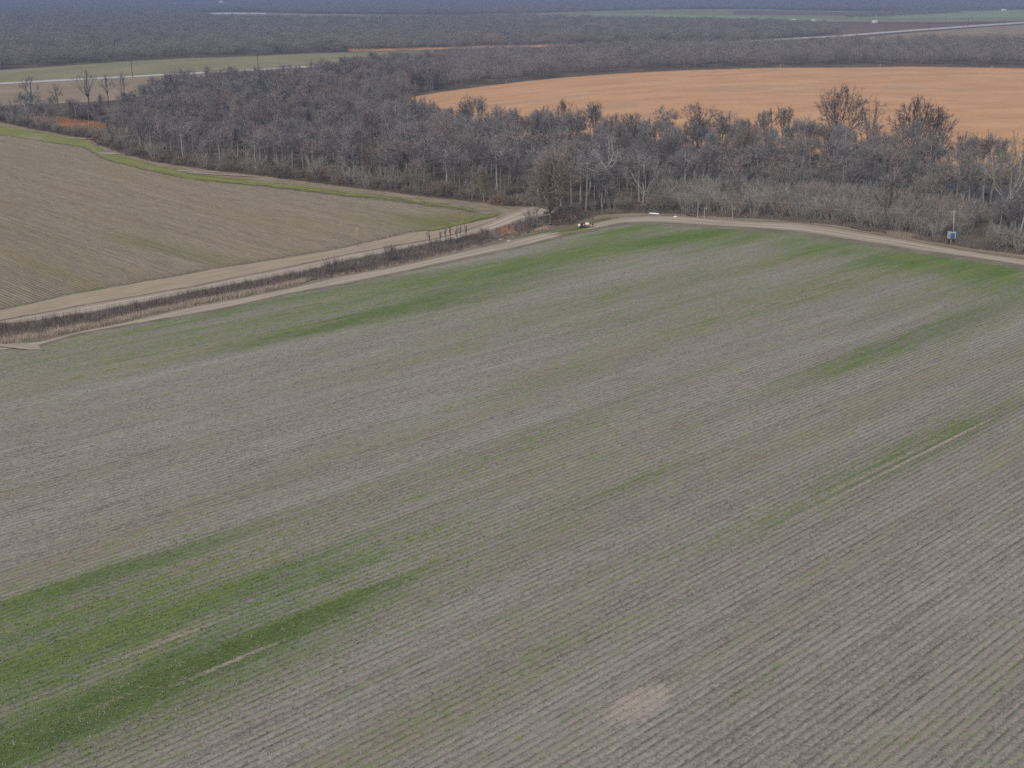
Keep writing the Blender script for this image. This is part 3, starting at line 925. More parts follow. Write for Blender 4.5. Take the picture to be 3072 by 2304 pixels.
def proto_collection(name, meshes):
    c = bpy.data.collections.new(name)
    for i, me in enumerate(meshes):
        o = bpy.data.objects.new("%s_%02d" % (name, i), me)
        c.objects.link(o)
    return c

def clump(seed, n, size, H, lod):
    """a knot of simplified bare trees for the woods far off, each with its own domed crown"""
    r = random.Random(seed)
    t = Tree(seed)
    t.tint_c, t.tint_t = [], []
    spots = []
    while len(spots) < n:
        q = (r.uniform(-size, size) * .5, r.uniform(-size, size) * .5)
        if all((q[0] - a) ** 2 + (q[1] - b) ** 2 > (size / math.sqrt(n) * .62) ** 2 for a, b in spots) or r.random() < .02:
            spots.append(q)
    for bx, by in spots:
        c0, t0 = len(t.cv), len(t.tv)
        h = H * r.uniform(.62, 1.22)
        cw = size / math.sqrt(n) * r.uniform(.95, 1.35)
        b = Vector((bx, by, 0))
        cz, rh = h * .60, h * .40
        t.limb(b, Vector((r.uniform(-.05, .05), r.uniform(-.05, .05), 1)), h * .7, .17 * lod['w'], 2, 0, .03, 3, crown=False)
        for k in range(lod['limbs']):
            a = r.uniform(0, 6.28)
            el = r.uniform(-.1, 1.3)
            e = b + Vector((math.cos(a) * math.cos(el) * cw * .45, math.sin(a) * math.cos(el) * cw * .45, cz + math.sin(el) * rh * .9))
            p = b + Vector((0, 0, h * r.uniform(.25, .5)))
            t.twig(p, (e - p).normalized(), (e - p).length, .12 * lod['w'])
        for k in range(lod['twigs']):
            a = r.uniform(0, 6.28)
            sn = r.uniform(-.45, 1)
            kk = .55 + .5 * r.random() ** .5
            cs = math.sqrt(1 - sn * sn)
            o = Vector((math.cos(a) * cs, math.sin(a) * cs, sn))
            p = b + Vector((o.x * cw * .5 * kk, o.y * cw * .5 * kk, cz + o.z * rh * kk))
            d = (o * .6 + Vector((0, 0, .3)) + t.rv(.8)).normalized()
            t.twig(p, d, h * r.uniform(.07, .14), lod['tw'] * r.uniform(.6, 1.3))
        tt = r.random()
        t.tint_c += [tt] * (len(t.cv) - c0)
        t.tint_t += [tt] * (len(t.tv) - t0)
    return t

def joined_tint(name, t, tm, cm):
    me = joined(name, t, tm, cm)
    add_attr(me, "tint", t.tint_c + t.tint_t)
    return me

MID = [clump(500 + i, 6, 25, 16, dict(w=1.0, limbs=14, twigs=380, tw=.15)) for i in range(7)]
FAR = [clump(600 + i, 26, 64, 16, dict(w=2.2, limbs=5, twigs=75, tw=.5)) for i in range(4)]
C_NEAR = proto_collection("wood_tree", [joined("wood_tree", t, M_TRUNK if i < 6 else M_CYP, M_TWIG) for i, t in enumerate(HARD + CYP)])
C_MID = proto_collection("wood_clump", [joined_tint("wood_clump", t, M_TRUNK, M_TWIG) for t in MID])
C_FAR = proto_collection("far_wood_clump", [joined_tint("far_wood_clump", t, M_TRUNK, M_TWIG) for t in FAR])
C_THK = proto_collection("understory", [joined("understory", t, M_THK, M_THK) for t in THK] + [joined("understory", t, M_BRUSH, M_BRUSH) for t in BRM])

def scatter(name, pts, coll, ncoll, smin=.85, smax=1.15, seed=0, label=None, cat=None, z=0.0, xy=1.0):
    r = np.random.default_rng(seed)
    n = len(pts)
    me = bpy.data.meshes.new(name)
    me.vertices.add(n)
    V = np.column_stack([pts, np.full(n, z)])
    me.vertices.foreach_set("co", V.astype(np.float32).ravel())
    add_attr(me, "rot", np.column_stack([np.zeros(n), np.zeros(n), r.uniform(0, 6.28, n)]), 'FLOAT_VECTOR')
    s = r.uniform(smin, smax, n)
    add_attr(me, "scl", np.column_stack([s * xy, s * xy, s]), 'FLOAT_VECTOR')
    ai = me.attributes.new("idx", 'INT', 'POINT')
    ai.data.foreach_set("value", r.integers(0, ncoll, n).astype(np.int32))
    o = bpy.data.objects.new(name, me)
    link(o)
    ng = bpy.data.node_groups.new(name, 'GeometryNodeTree')
    ng.interface.new_socket("Geometry", in_out='INPUT', socket_type='NodeSocketGeometry')
    ng.interface.new_socket("Geometry", in_out='OUTPUT', socket_type='NodeSocketGeometry')
    gi, go = ng.nodes.new("NodeGroupInput"), ng.nodes.new("NodeGroupOutput")
    iop = ng.nodes.new("GeometryNodeInstanceOnPoints")
    ci = ng.nodes.new("GeometryNodeCollectionInfo")
    ci.inputs["Collection"].default_value = coll
    ci.inputs["Separate Children"].default_value = True
    ci.inputs["Reset Children"].default_value = True
    m2p = ng.nodes.new("GeometryNodeMeshToPoints")
    def na(nm, ty):
        a = ng.nodes.new("GeometryNodeInputNamedAttribute")
        a.data_type = ty
        a.inputs["Name"].default_value = nm
        return a.outputs["Attribute"]
    ng.links.new(gi.outputs[0], m2p.inputs["Mesh"])
    ng.links.new(m2p.outputs[0], iop.inputs["Points"])
    ng.links.new(ci.outputs[0], iop.inputs["Instance"])
    iop.inputs["Pick Instance"].default_value = True
    ng.links.new(na("idx", 'INT'), iop.inputs["Instance Index"])
    e2r = ng.nodes.new("FunctionNodeEulerToRotation")
    ng.links.new(na("rot", 'FLOAT_VECTOR'), e2r.inputs[0])
    ng.links.new(e2r.outputs[0], iop.inputs["Rotation"])
    ng.links.new(na("scl", 'FLOAT_VECTOR'), iop.inputs["Scale"])
    ng.links.new(iop.outputs[0], go.inputs[0])
    md = o.modifiers.new("scatter", 'NODES')
    md.node_group = ng
    tag(o, label, cat, None, "stuff")
    return o

def fill(poly, spacing, seed, jit=.48):
    poly = np.asarray(poly, float)
    r = np.random.default_rng(seed)
    x0, y0 = poly.min(0)
    x1, y1 = poly.max(0)
    gx, gy = np.meshgrid(np.arange(x0, x1, spacing), np.arange(y0, y1, spacing))
    P = np.column_stack([gx.ravel(), gy.ravel()])
    P += r.uniform(-jit, jit, P.shape) * spacing
    P = P[in_poly(P, poly)]
    return P[np.abs(P[:, 0]) < P[:, 1] * .53 + 30]

# --- the near wood
edgeL, edgeR = gps(FOREST_EDGE_L), gps(FOREST_EDGE_R)
near_poly = edgeL + edgeR[1:] + gps(ORANGE_LO[::-1]) + gps([(1205, 296), (1228, 286), (1329, 270), (1330, 215), (1100, 222), (900, 262), (700, 272), (520, 290), (430, 335), (330, 350), (150, 345), (0, 345), (-500, 285)])
P = fill(near_poly, 7.8, 21)
water_poly = gps([(1430, 470), (1700, 492), (2000, 505), (2230, 524), (2500, 536), (2800, 550), (3072, 565), (3600, 590), (3600, 650), (3072, 592), (2800, 570), (2500, 552), (2230, 537), (2000, 518), (1700, 506), (1430, 478)])
de = np.minimum(dist_to_line(P, edgeL), dist_to_line(P, edgeR))
thin = in_poly(P, gps([(-500, 285), (0, 345), (330, 350), (400, 335), (430, 312), (330, 435), (264, 416), (0, 364), (-500, 300)]))
band = in_poly(P, gps([(1950, 630), (2300, 650), (2640, 690), (2960, 740), (2960, 668), (2640, 612), (2300, 590), (1950, 585)]))
gap = in_poly(P, gps([(2890, 740), (2975, 752), (3010, 640), (2960, 628), (2905, 690)]))
keep = (de > 5.0) & ~(in_poly(P, water_poly) & (rng.random(len(P)) < .7)) & ~(thin & (rng.random(len(P)) < .88)) & ~(band & (rng.random(len(P)) < .96)) & ~gap
P = P[keep]
order = np.argsort(np.hypot(P[:, 0], P[:, 1]))
P = P[order]
N_IND = 300
inview = np.abs(P[:, 0]) < P[:, 1] * .455 + 4
ind_idx = np.where(inview)[0][:N_IND]
mask = np.ones(len(P), bool)
mask[ind_idx] = False
print("near wood trees", len(P))

def add_tree(name, loc, meshes, scale, rz, label, cat, group=None):
    e = empty(name, (loc[0], loc[1], 0), rz)
    e.scale = (scale, scale, scale) if not hasattr(scale, '__len__') else scale
    if group and cat == "tree":
        e.rotation_euler = (rng.normal(0, .045), rng.normal(0, .045), rz)
        k_ = rng.uniform(.85, 1.2)
        e.scale = (scale * k_, scale * k_, scale * rng.uniform(.85, 1.12))
    tag(e, label, cat, group)
    for nm, me in zip(("trunk", "crown"), meshes):
        if me is not None:
            link(bpy.data.objects.new(nm, me), e)
    return e

ditch_end = np.array(gp(1620, 660))
for i in ind_idx:
    p = P[i]
    left = p[0] < ditch_end[0]
    k = rng.random()
    sc = rng.uniform(.74, 1.16)
    rz = rng.uniform(0, 6.28)
    if left:
        place = "in the wood behind the brown field"
        grp = "trees of the wood behind the brown field"
    else:
        place = "in the flooded wood beyond the green-edged track"
        grp = "trees of the flooded wood beyond the track"
    if k < (.68 if left else .5):
        j = int(rng.integers(len(CYP_M)))
        add_tree("bare_cypress", p, CYP_M[j], sc, rz, "straight-trunked bare tree with short level branches " + place, "tree", grp + ", straight ones")
    else:
        j = int(rng.integers(len(HARD_M)))
        add_tree("bare_tree", p, HARD_M[j], sc, rz, "grey bare tree with forked spreading crown " + place, "tree", grp + ", spreading ones")
scatter("woodland", P[mask], C_NEAR, len(HARD) + len(CYP), .70, 1.2, 5, "bare grey trees massed deeper in the near wood", "woodland")

# undergrowth inside the wood
U_ = fill(near_poly, 5.2, 22)
du = np.minimum(dist_to_line(U_, edgeL), dist_to_line(U_, edgeR))
U_ = U_[(du > 3.0) & ((du > 45) | (rng.random(len(U_)) < .5)) & ~in_poly(U_, water_poly) & (np.hypot(U_[:, 0], U_[:, 1]) < 620) & (rng.random(len(U_)) < .8)]
inb = in_poly(U_, gps([(2890, 740), (2975, 752), (3010, 640), (2960, 628), (2905, 690)]))
U_ = U_[~inb]
scatter("undergrowth", U_, C_THK, len(THK) + len(BRM), .3, .7, 6, "low grey undergrowth between the trunks of the near wood", "undergrowth")

# tall willow thicket along the right-hand track
Bp = fill(gps([(1940, 640), (2150, 648), (2300, 655), (2489, 670), (2634, 693), (2778, 719), (2890, 736), (2905, 690), (2960, 662), (2640, 612), (2300, 590), (1940, 590)]), 2.9, 23)
_q = np.array(gp(2858, 730))
Bp = Bp[~((np.abs(Bp[:, 0] - _q[0]) < 3.2) & (Bp[:, 1] < _q[1] + 9))]
rng.shuffle(Bp)
Bp = Bp[np.argsort(Bp[:, 1])]
front = Bp[:130]
for p in front:
    add_tree("willow_thicket", p, THK_M[int(rng.integers(4))], rng.uniform(.75, 1.1), rng.uniform(0, 6.28),
             "upright grey thicket stems crowded beside the right-hand dirt track", "thicket", "thicket stems beside the right-hand track")
scatter("thicket_mass", Bp[130:], C_THK, 4, .8, 1.15, 8, "dense upright grey thicket behind the right-hand track", "thicket")
Bq = fill(gps([(2960, 752), (3072, 766), (3500, 830), (3500, 720), (3072, 668), (3010, 690)]), 3.0, 24)
for p in Bq:
    if abs(p[0]) < p[1] * .47:
        add_tree("willow_thicket", p, THK_M[int(rng.integers(4))], rng.uniform(.7, 1.05), rng.uniform(0, 6.28),
                 "grey-brown thicket right of the path gap at the photo's right edge", "thicket", "thicket right of the path gap")

# shrubs along the wood's edge
HEAP = gp(1784, 640)
def edge_shrubs(line, n, off0, off1, seed, label, group, hs=(.8, 1.5)):
    r = np.random.default_rng(seed)
    q = resample(gps(line), n)
    tg = np.gradient(q, axis=0)
    nm = np.stack([-tg[:, 1], tg[:, 0]], 1)
    nm /= np.linalg.norm(nm, axis=1)[:, None]
    nm *= np.sign(nm[:, 1])[:, None]
    for i in range(n):
        p = q[i] + nm[i] * r.uniform(off0, off1) + r.normal(0, .8, 2)
        if abs(p[0]) > p[1] * .47 or math.hypot(p[0] - HEAP[0], (p[1] - HEAP[1]) * .5) < 5.5:
            continue
        me = BRM_M[int(r.integers(3))] if r.random() < .55 else THK_M[int(r.integers(4))]
        s = r.uniform(*hs) * (1.0 if me in BRM_M else .62)
        add_tree("bare_shrub", p, me, s, r.uniform(0, 6.28), label, "shrub", group)
edge_shrubs(FOREST_EDGE_L[1:], 150, 1.0, 6.0, 31, "rounded bare shrub at the foot of the wood above the brown field", "shrubs at the foot of the left wood", (1.0, 1.9))
edge_shrubs([(1690, 668), (1745, 652), (1800, 640), (1900, 635), (1960, 638)], 26, .5, 5.0, 32, "tangled bare shrub at the wood's edge behind the track bend", "shrubs behind the track bend", (.7, 1.4))
edge_shrubs([(-100, 350), (60, 355), (200, 365), (330, 380), (430, 420)], 60, 2, 40, 33, "grey scrub bush in the rough ground at the far left", "scrub bushes at the far left", (1.0, 2.2))

for q in fill(gps([(-60, 352), (150, 352), (420, 348), (470, 318), (300, 318), (120, 326), (-60, 330)]), 13.0, 26):
    if abs(q[0]) < q[1] * .47:
        me = THK_M[int(rng.integers(4))] if rng.random() < .7 else BRM_M[int(rng.integers(3))]
        add_tree("scrub_bush", q, me, rng.uniform(.7, 1.35), rng.uniform(0, 6.28), "grey scrub bush standing along the tan pasture at far left", "shrub", "scrub along the far-left tan pasture")
# --- woods farther off
mid_poly = gps(ORANGE_UP) + gps([(3700, 150), (3072, 138), (2700, 140), (2500, 148), (2169, 152), (1900, 160), (1500, 172), (1330, 190), (1100, 215)]) 
mid_poly = gps([(1100, 222), (1330, 270)]) + gps([(p[0], p[1] - 4) for p in ORANGE_UP[2:]]) + gps([(3700, 150), (3072, 138), (2700, 140), (2500, 146), (2169, 150), (1900, 158), (1500, 172), (1330, 186)])
scatter("woodland", fill(mid_poly, 19.0, 51), C_MID, 7, .72, .98, 9, "band of bare grey wood along the far side of the orange field", "woodland")
far1 = gps([(-700, 236), (0, 208), (181, 197), (362, 182), (543, 173), (800, 164), (1057, 154), (1300, 147), (1735, 133), (2169, 124), (2300, 120), (2508, 106), (2512, 88), (2300, 74), (2000, 68), (1700, 62), (1450, 58), (1150, 63), (900, 64), (640, 58), (560, 42), (-700, 46)])
scatter("woodland", fill(far1, 21.0, 52), C_MID, 7, .68, .92, 10, "broad bare wood across the middle distance behind the pasture strip", "woodland", xy=1.3)
far2 = gps([(-700, 45), (560, 41), (620, 37), (760, 36), (950, 41), (1300, 44), (1550, 43), (1700, 36), (1900, 30), (2100, 27), (2500, 32), (2850, 32), (3072, 28), (3700, 14), (3700, -8), (-700, -8)])
PF = fill(far2, 46.0, 53)
lake = in_poly(PF, gps([(490, 21), (715, 21), (705, 5), (495, 5)]))
PF = PF[~lake]
scatter("far_forest", PF, C_FAR, 4, .8, 1.1, 11, "blue hazy forest along the horizon", "forest")
hedge = gps([(2538, 54), (2640, 53), (2700, 48), (2800, 43), (2880, 38), (2880, 35), (2800, 38), (2700, 42), (2538, 47)])
scatter("woodland", fill(hedge, 22, 54), C_MID, 7, .55, .8, 12, "thin far belt of trees between the pale distant fields", "woodland")
print("far clumps", len(PF))

# --- single trees one can pick out
def special(name, bx, by, top, label, maker, tm, cm, rz=None, cat="tree", **kw):
    b = gp(bx, by)
    H = height_at(b, top)
    t = maker(H=H, **kw)
    return add_tree(name, b, tmesh(name, t, tm, cm), 1.0, rng.uniform(0, 6.28) if rz is None else rz, label, cat)

M_SIL = bark("dark_grey_twigs", (.105, .095, .09), (.165, .15, .14), .3)
special("sycamore", 513, 322, 226, "white-limbed sycamore leaning over the wood at upper left", hardwood, M_PALE, M_CYP, seed=701, crown_w=16, fork=.40, limbs=5, tw=3, tww=.05, r0=.36, subs=4, ter=2, spreadk=1.3)
special("sycamore", 1815, 610, 398, "tall white-topped sycamore rising behind the track bend", hardwood, M_PALE, M_CYP, seed=702, crown_w=12, fork=.5, limbs=7, tw=5, tww=.05, r0=.36, subs=6, base=.5)
special("sycamore", 1930, 630, 440, "broad sycamore with long pale forked limbs right of the tall white-topped one", hardwood, M_CYP, M_TWIG, seed=703, crown_w=17, fork=.26, limbs=7, tw=7, tww=.055, r0=.27, subs=7, spreadk=1.2, base=.28)
special("sycamore", 3004, 715, 398, "tall pale-limbed tree spreading in a fan at the right edge", hardwood, M_CYP, M_OLIVE, seed=704, crown_w=20, fork=.34, limbs=9, tw=6, tww=.055, r0=.42, subs=7, spreadk=1.1, base=.34)
special("cottonwood", 2515, 468, 256, "big dark bare tree standing highest against the orange field", hardwood, M_DARK, M_SIL, seed=705, crown_w=25, fork=.3, limbs=18, tw=8, tww=.075, r0=.42, subs=11, base=.34, twl=1.4, spr=.8)
special("cottonwood", 2595, 478, 288, "leaning open-crowned tree beside the highest tree against the orange field", hardwood, M_DARK, M_SIL, seed=706, crown_w=14, fork=.26, limbs=7, tw=5, tww=.07, r0=.3, subs=7, base=.4, lean=.16, rz=0, spr=.7)
special("cottonwood", 2735, 500, 290, "rounded dark bare tree against the orange field, right of the highest one", hardwood, M_DARK, M_SIL, seed=707, crown_w=23, fork=.28, limbs=17, tw=8, tww=.072, r0=.42, subs=11, base=.34, twl=1.3, spr=.8)
special("cottonwood", 2800, 505, 322, "low-forked dark tree touching the rounded one against the orange field", hardwood, M_DARK, M_SIL, seed=708, crown_w=19, fork=.3, limbs=12, tw=7, tww=.07, r0=.34, subs=9, base=.38, spr=.8)
special("bare_cypress", 2090, 455, 310, "flat-topped bare tree breaking the near rim of the orange field", hardwood, M_DARK, M_BRUSH, seed=709, crown_w=19, fork=.55, limbs=9, tw=8, tww=.075, r0=.35, subs=7, base=.62)
special("bare_tree", 1692, 430, 296, "round grey bare tree at the middle of the orange field's near rim", hardwood, M_TRUNK, M_SIL, seed=710, crown_w=15, fork=.25, limbs=9, tw=8, tww=.075, r0=.3, subs=7)
special("bare_tree", 1408, 400, 288, "round grey bare tree near the left tip of the orange field", hardwood, M_TRUNK, M_SIL, seed=711, crown_w=18, fork=.25, limbs=9, tw=8, tww=.075, r0=.3, subs=7)
special("bare_tree", 1274, 375, 290, "small dark forked tree at the left tip of the orange field", hardwood, M_DARK, M_SIL, seed=712, crown_w=10, fork=.4, limbs=6, tw=5, tww=.07, r0=.25, subs=5)
special("bare_tree", 268, 322, 213, "big spreading bare tree against the far-left pasture road", hardwood, M_DARK, M_SIL, seed=713, crown_w=18, fork=.3, limbs=8, tw=5, tww=.07, r0=.42, subs=6, base=.35)
special("bare_tree", 95, 322, 230, "dark bare tree nearest the left edge before the pasture road", hardwood, M_DARK, M_SIL, seed=714, crown_w=17, fork=.35, limbs=7, tw=5, tww=.07, r0=.35, subs=6, base=.35)
special("bare_tree", 174, 325, 250, "slim dark bare tree between the two spreading trees at far left", hardwood, M_DARK, M_SIL, seed=715, crown_w=8, fork=.45, limbs=5, tw=5, tww=.06, r0=.22, subs=5)
special("bare_tree", 326, 325, 222, "slender pale-crowned tree just right of the big spreading tree", hardwood, M_DARK, M_TWIG, seed=716, crown_w=11, fork=.5, limbs=6, tw=6, tww=.06, r0=.28, subs=6)
special("bare_tree", 372, 330, 216, "tall narrow grey tree left of the white-limbed sycamore", hardwood, M_TRUNK, M_TWIG, seed=717, crown_w=14, fork=.45, limbs=7, tw=7, tww=.065, r0=.3, subs=7)
special("snag", 78, 345, 272, "bare white dead trunk leaning in the scrub at far left", cypress, M_PALE, M_PALE, seed=718, crown_w=2, tw=1, tww=.05, r0=.24, bare=.8, nl=4, subs=1, ter=0)
special("bare_tree", 2655, 688, 535, "black-limbed young tree standing in the grey thicket", hardwood, M_DARK, M_SIL, seed=719, crown_w=9, fork=.36, limbs=7, tw=7, tww=.05, r0=.22, subs=6)
special("bare_tree", 1452, 608, 510, "pale olive young tree before the wood near the field corner", hardwood, M_OLIVE, M_OLIVE, seed=720, crown_w=7, fork=.2, limbs=8, tw=7, tww=.045, r0=.15, subs=5, base=.1)
special("bare_tree", 1650, 668, 446, "dense grey tree filling the ditch's end by the field corner", hardwood, M_TRUNK, M_THK, seed=721, crown_w=16, fork=.16, limbs=18, tw=10, tww=.075, r0=.28, subs=14, ter=4, base=.06, spr=.8, shell=.4)
special("bare_tree", 1612, 662, 520, "smaller grey tree leaning at the left of the dense ditch-end tree", hardwood, M_TRUNK, M_TWIG, seed=722, crown_w=9, fork=.2, limbs=8, tw=8, tww=.05, r0=.2, subs=6, base=.12)
for i, (bx, by, tp) in enumerate([(2092, 653, 590), (2113, 657, 615), (2198, 660, 612), (2540, 672, 632), (2832, 700, 650)]):
    special("sapling", bx, by, tp, ["pale thin leaning sapling where the thicket begins behind the track", "short pale sapling just right of the leaning one", "lone pale sapling stem before the dark wood edge",
            "pale crooked sapling half way along the thicket edge", "pale sapling stem left of the blue box"][i], cypress, M_PALE, M_OLIVE, seed=730 + i, crown_w=2, tw=3, tww=.04, r0=.10, bare=.6, nl=5, subs=2, ter=1)
# saplings and brush in the ditch
for i, (bx, by, tp) in enumerate([(1288, 738, 690), (1338, 728, 684), (1352, 728, 676), (1370, 726, 682), (1382, 722, 672), (1400, 718, 676), (1322, 732, 694)]):
    b = gp(bx, by)
    t = hardwood(740 + i, H=height_at(b, tp), crown_w=1.8, fork=.45, limbs=4, tw=4, tww=.045, r0=.08, subs=2, ter=1, twl=.7)
    add_tree("ditch_sapling", b, tmesh("ditch_sapling", t, M_DARK, M_TWIG), 1.0, 0, "thin bare sapling in the row standing in the ditch", "sapling", "saplings standing in the ditch")
for i, (bx, by, s, lb) in enumerate([(995, 812, .9, "dark upright bush in the ditch, left of the other one"), (1172, 775, 1.0, "dark pointed bush in the ditch, right of the other one"),
                                     (1455, 716, .85, "dark round bush just left of the orange clay bank"), (1590, 678, 1.2, "grey bush between the clay bank and the dense tree")]):
    t = thicket(760 + i, H=4.2, w=3.0, stems=14, tw=14, tww=.06)
    add_tree("ditch_bush", gp(bx, by), tmesh("ditch_bush", t, M_DARK, M_PURPLE), s, 0, lb, "bush")

CLAY = gp(1512, 690)
BRM_D = [tmesh("ditch_bramble", bramble(420 + i, H=[1.9, 2.4, 1.6][i], w=[3.5, 4.5, 3][i], n=620), M_PURPLE, M_PURPLE) for i in range(3)]
for i in range(70):
    f = rng.uniform(2, 81)
    k = int(f)
    w_ = rng.uniform(.08, .55) if rng.random() < .75 else rng.uniform(.5, .85)
    p = dit_u[k] * (1 - w_) + dit_l[k] * w_
    if math.hypot(p[0] - CLAY[0], (p[1] - CLAY[1]) * .55) < 5.5:
        continue
    e = add_tree("bramble_bush", p, BRM_D[int(rng.integers(3))], rng.uniform(.6, 1.15), rng.uniform(0, 6.28), "low purplish bramble bush in the tangle along the ditch", "bramble", "bramble bushes along the ditch")
    e.location.z = -1.7 * math.sin(math.pi * w_) ** .8 * min(1, (89 - f) / 10) - .1
# ------------------------------------------------------------------ brush and dry grass in the ditch
def tuft_mass(name, n, sampler, hmin, hmax, width, lean, mat, label, cat, seed, blades=5):
    r = np.random.default_rng(seed)
    pos = sampler(r, n)
    V = np.zeros((n * blades * 3, 3))
    b = np.repeat(pos, blades, 0) + np.column_stack([r.normal(0, .35, (n * blades, 2)), np.zeros(n * blades)])
    a = r.uniform(0, 6.28, n * blades)
    h = r.uniform(hmin, hmax, n * blades)
    la = r.uniform(0, 6.28, n * blades)
    le = r.uniform(0, lean, n * blades) * h
    wv = np.column_stack([np.cos(a), np.sin(a), np.zeros_like(a)]) * (width * r.uniform(.6, 1.4, n * blades))[:, None]
    V[0::3] = b - wv
    V[1::3] = b + wv
    V[2::3] = b + np.column_stack([np.cos(la) * le, np.sin(la) * le, h])
    F = np.arange(len(V)).reshape(-1, 3)
    o = obj(name, V, F, mat)
    tag(o, label, cat, None, "stuff")
    return o

def ditch_sampler(w0, w1, i0=0, i1=89, dens=None):
    def f(r, n):
        i = r.uniform(i0, i1 - .01, n)
        k = i.astype(int)
        fr = (i - k)[:, None]
        u = dit_u[k] * (1 - fr) + dit_u[k + 1] * fr
        l = dit_l[k] * (1 - fr) + dit_l[k + 1] * fr
        w = r.uniform(w0, w1, n)[:, None]
        p = u * (1 - w) + l * w
        z = -1.7 * np.sin(np.pi * w[:, 0]) ** .8 * np.clip((89 - i) / 10, 0, 1)
        ok = np.hypot(p[:, 0] - CLAY[0], (p[:, 1] - CLAY[1]) * .55) > 4.6
        p, z = p[ok], z[ok]
        k = r.integers(0, len(p), n)
        return np.column_stack([p[k], z[k]])
    return f
tuft_mass("ditch_brush", 10000, ditch_sampler(.02, .5, 0, 83), .8, 2.1, .035, .7, M_PURPLE, "purplish bramble tangle along the far bank of the ditch", "bramble", 61)
tuft_mass("ditch_brush", 8000, ditch_sampler(.45, .95, 28, 82), .5, 1.5, .035, .6, M_BRUSH, "brown brush on the near bank of the ditch", "brush", 62)
tuft_mass("dry_grass", 14000, ditch_sampler(.40, 1.05, 0, 42), .35, 1.9, .03, .8, M_STRAW, "tall dry tan grass on the ditch's near bank at left", "grass", 63)
tuft_mass("dry_grass", 2500, ditch_sampler(.7, 1.0, 35, 85), .3, .9, .03, .45, M_STRAW, "short dry grass fringe between ditch and track", "grass", 64)
def line_sampler(line, off0, off1):
    q = np.array(gps(line))
    def f(r, n):
        a = resample(q, 200)
        i = r.uniform(0, 198.9, n)
        k = i.astype(int)
        fr = (i - k)[:, None]
        p = a[k] * (1 - fr) + a[k + 1] * fr
        tg = a[k + 1] - a[k]
        nm = np.stack([-tg[:, 1], tg[:, 0]], 1)
        nm /= np.linalg.norm(nm, axis=1)[:, None]
        nm *= np.sign(nm[:, 1])[:, None]
        p = p + nm * r.uniform(off0, off1, n)[:, None]
        return np.column_stack([p, np.zeros(n)])
    return f
tuft_mass("edge_weeds", 6500, line_sampler(FOREST_EDGE_R[3:-1], -1.0, 4.5), .3, 1.5, .035, .8, M_BRUSH, "brown weeds and litter at the foot of the right-hand wood", "weeds", 65)
tuft_mass("edge_weeds", 6000, line_sampler(FOREST_EDGE_L[1:], -1.5, 4.0), .3, 1.2, .04, .8, M_BRUSH, "brown weeds at the foot of the left-hand wood", "weeds", 66)
tuft_mass("tan_weeds", 500, line_sampler([(2670, 700), (2745, 714)], -1.5, 1.2), .4, 1.3, .03, .5, M_STRAW, "tan weed patch beside the track left of the blue box", "weeds", 67)
tuft_mass("tan_weeds", 900, line_sampler([(2800, 722), (2940, 748)], -1.0, 5), .4, 1.5, .035, .7, M_BRUSH, "tan tangled weeds around the foot of the blue box", "weeds", 68)
tuft_mass("sedge", 3500, line_sampler([(-100, 348), (60, 356), (200, 372), (262, 388)], -6, 14), .5, 1.4, .05, .4, plain("orange_sedge", (.50, .26, .12), (.40, .20, .09)), "orange sedge patch among the scrub at far left", "sedge", 69)

# ------------------------------------------------------------------ plants and residue lying on the near field
def lay(name, n, weight, rad, hgt, leaves, mat, label, cat, seed, flat):
    r = np.random.default_rng(seed)
    p = weight / weight.sum()
    k = np.searchsorted(np.cumsum(p), r.random(n))
    k = np.clip(k, 0, len(FV) - 1)
    c = FV[k] + np.column_stack([r.normal(0, .2, (n, 2)), np.zeros(n)])
    sc = r.uniform(.55, 1.35, n)
    V = np.zeros((n, leaves, 3, 3))
    a0 = r.uniform(0, 6.28, n)
    for j in range(leaves):
        a = a0 + j * 6.28 / leaves + r.normal(0, .4, n)
        d = np.column_stack([np.cos(a), np.sin(a), np.zeros(n)])
        e = np.column_stack([-np.sin(a), np.cos(a), np.zeros(n)])
        w_ = rad * sc * (.10 if flat else .42)
        h0 = hgt * sc * r.uniform(.3, 1.0, n)
        V[:, j, 0] = c - e * w_[:, None]
        V[:, j, 1] = c + e * w_[:, None]
        V[:, j, 2] = c + d * (rad * sc * r.uniform(.7, 1.3, n))[:, None]
        V[:, j, 2, 2] += h0
        V[:, j, :2, 2] += .012 + (.0 if not flat else .03)
    F = np.arange(n * leaves * 3).reshape(-1, 3)
    o = obj(name, V.reshape(-1, 3), F, mat)
    tag(o, label, cat, None, "stuff")
dist = np.hypot(FV[:, 0], FV[:, 1])
near = np.clip(1.0 - (dist - 90) / 170, .06, 1) * (np.abs(FV[:, 0]) < FV[:, 1] * .52 + 6)
gat = np.zeros(len(FV), np.float32)
field_main.data.attributes["green"].data.foreach_get("value", gat)
def leafm(name, a, b):
    t = NT(name)
    n1 = t.noise(t.coord(), .35, 4, .6)
    n2 = t.noise(t.coord(), 3.0, 3, .6)
    c = t.mix(t.remap(n1, .4, .6), a, b)
    c = t.mix(t.remap(n2, .5, .7, 0, .5), c, tuple(x * 1.4 for x in b))
    return t.surface(c, .9, .15)
lay("winter_weeds", 95000, near * (.05 + np.clip(gat, 0, 1.0) ** 1.2), .10, .05, 4, leafm("weed_leaves", (.105, .145, .05), (.165, .20, .075)), "small green winter weeds dotted over the near stubble field", "weeds", 81, False)
lay("crop_residue", 80000, near, .24, .05, 2, leafm("pale_stalks", (.27, .24, .19), (.40, .36, .30)), "pale broken stalks strewn over the near stubble field", "stubble", 82, True)
lay("soil_crumbs", 9000, near, .11, .05, 3, leafm("dark_crumbs", (.12, .105, .078), (.18, .155, .12)), "dark clods and dead weed tufts over the near stubble field", "clods", 83, False)

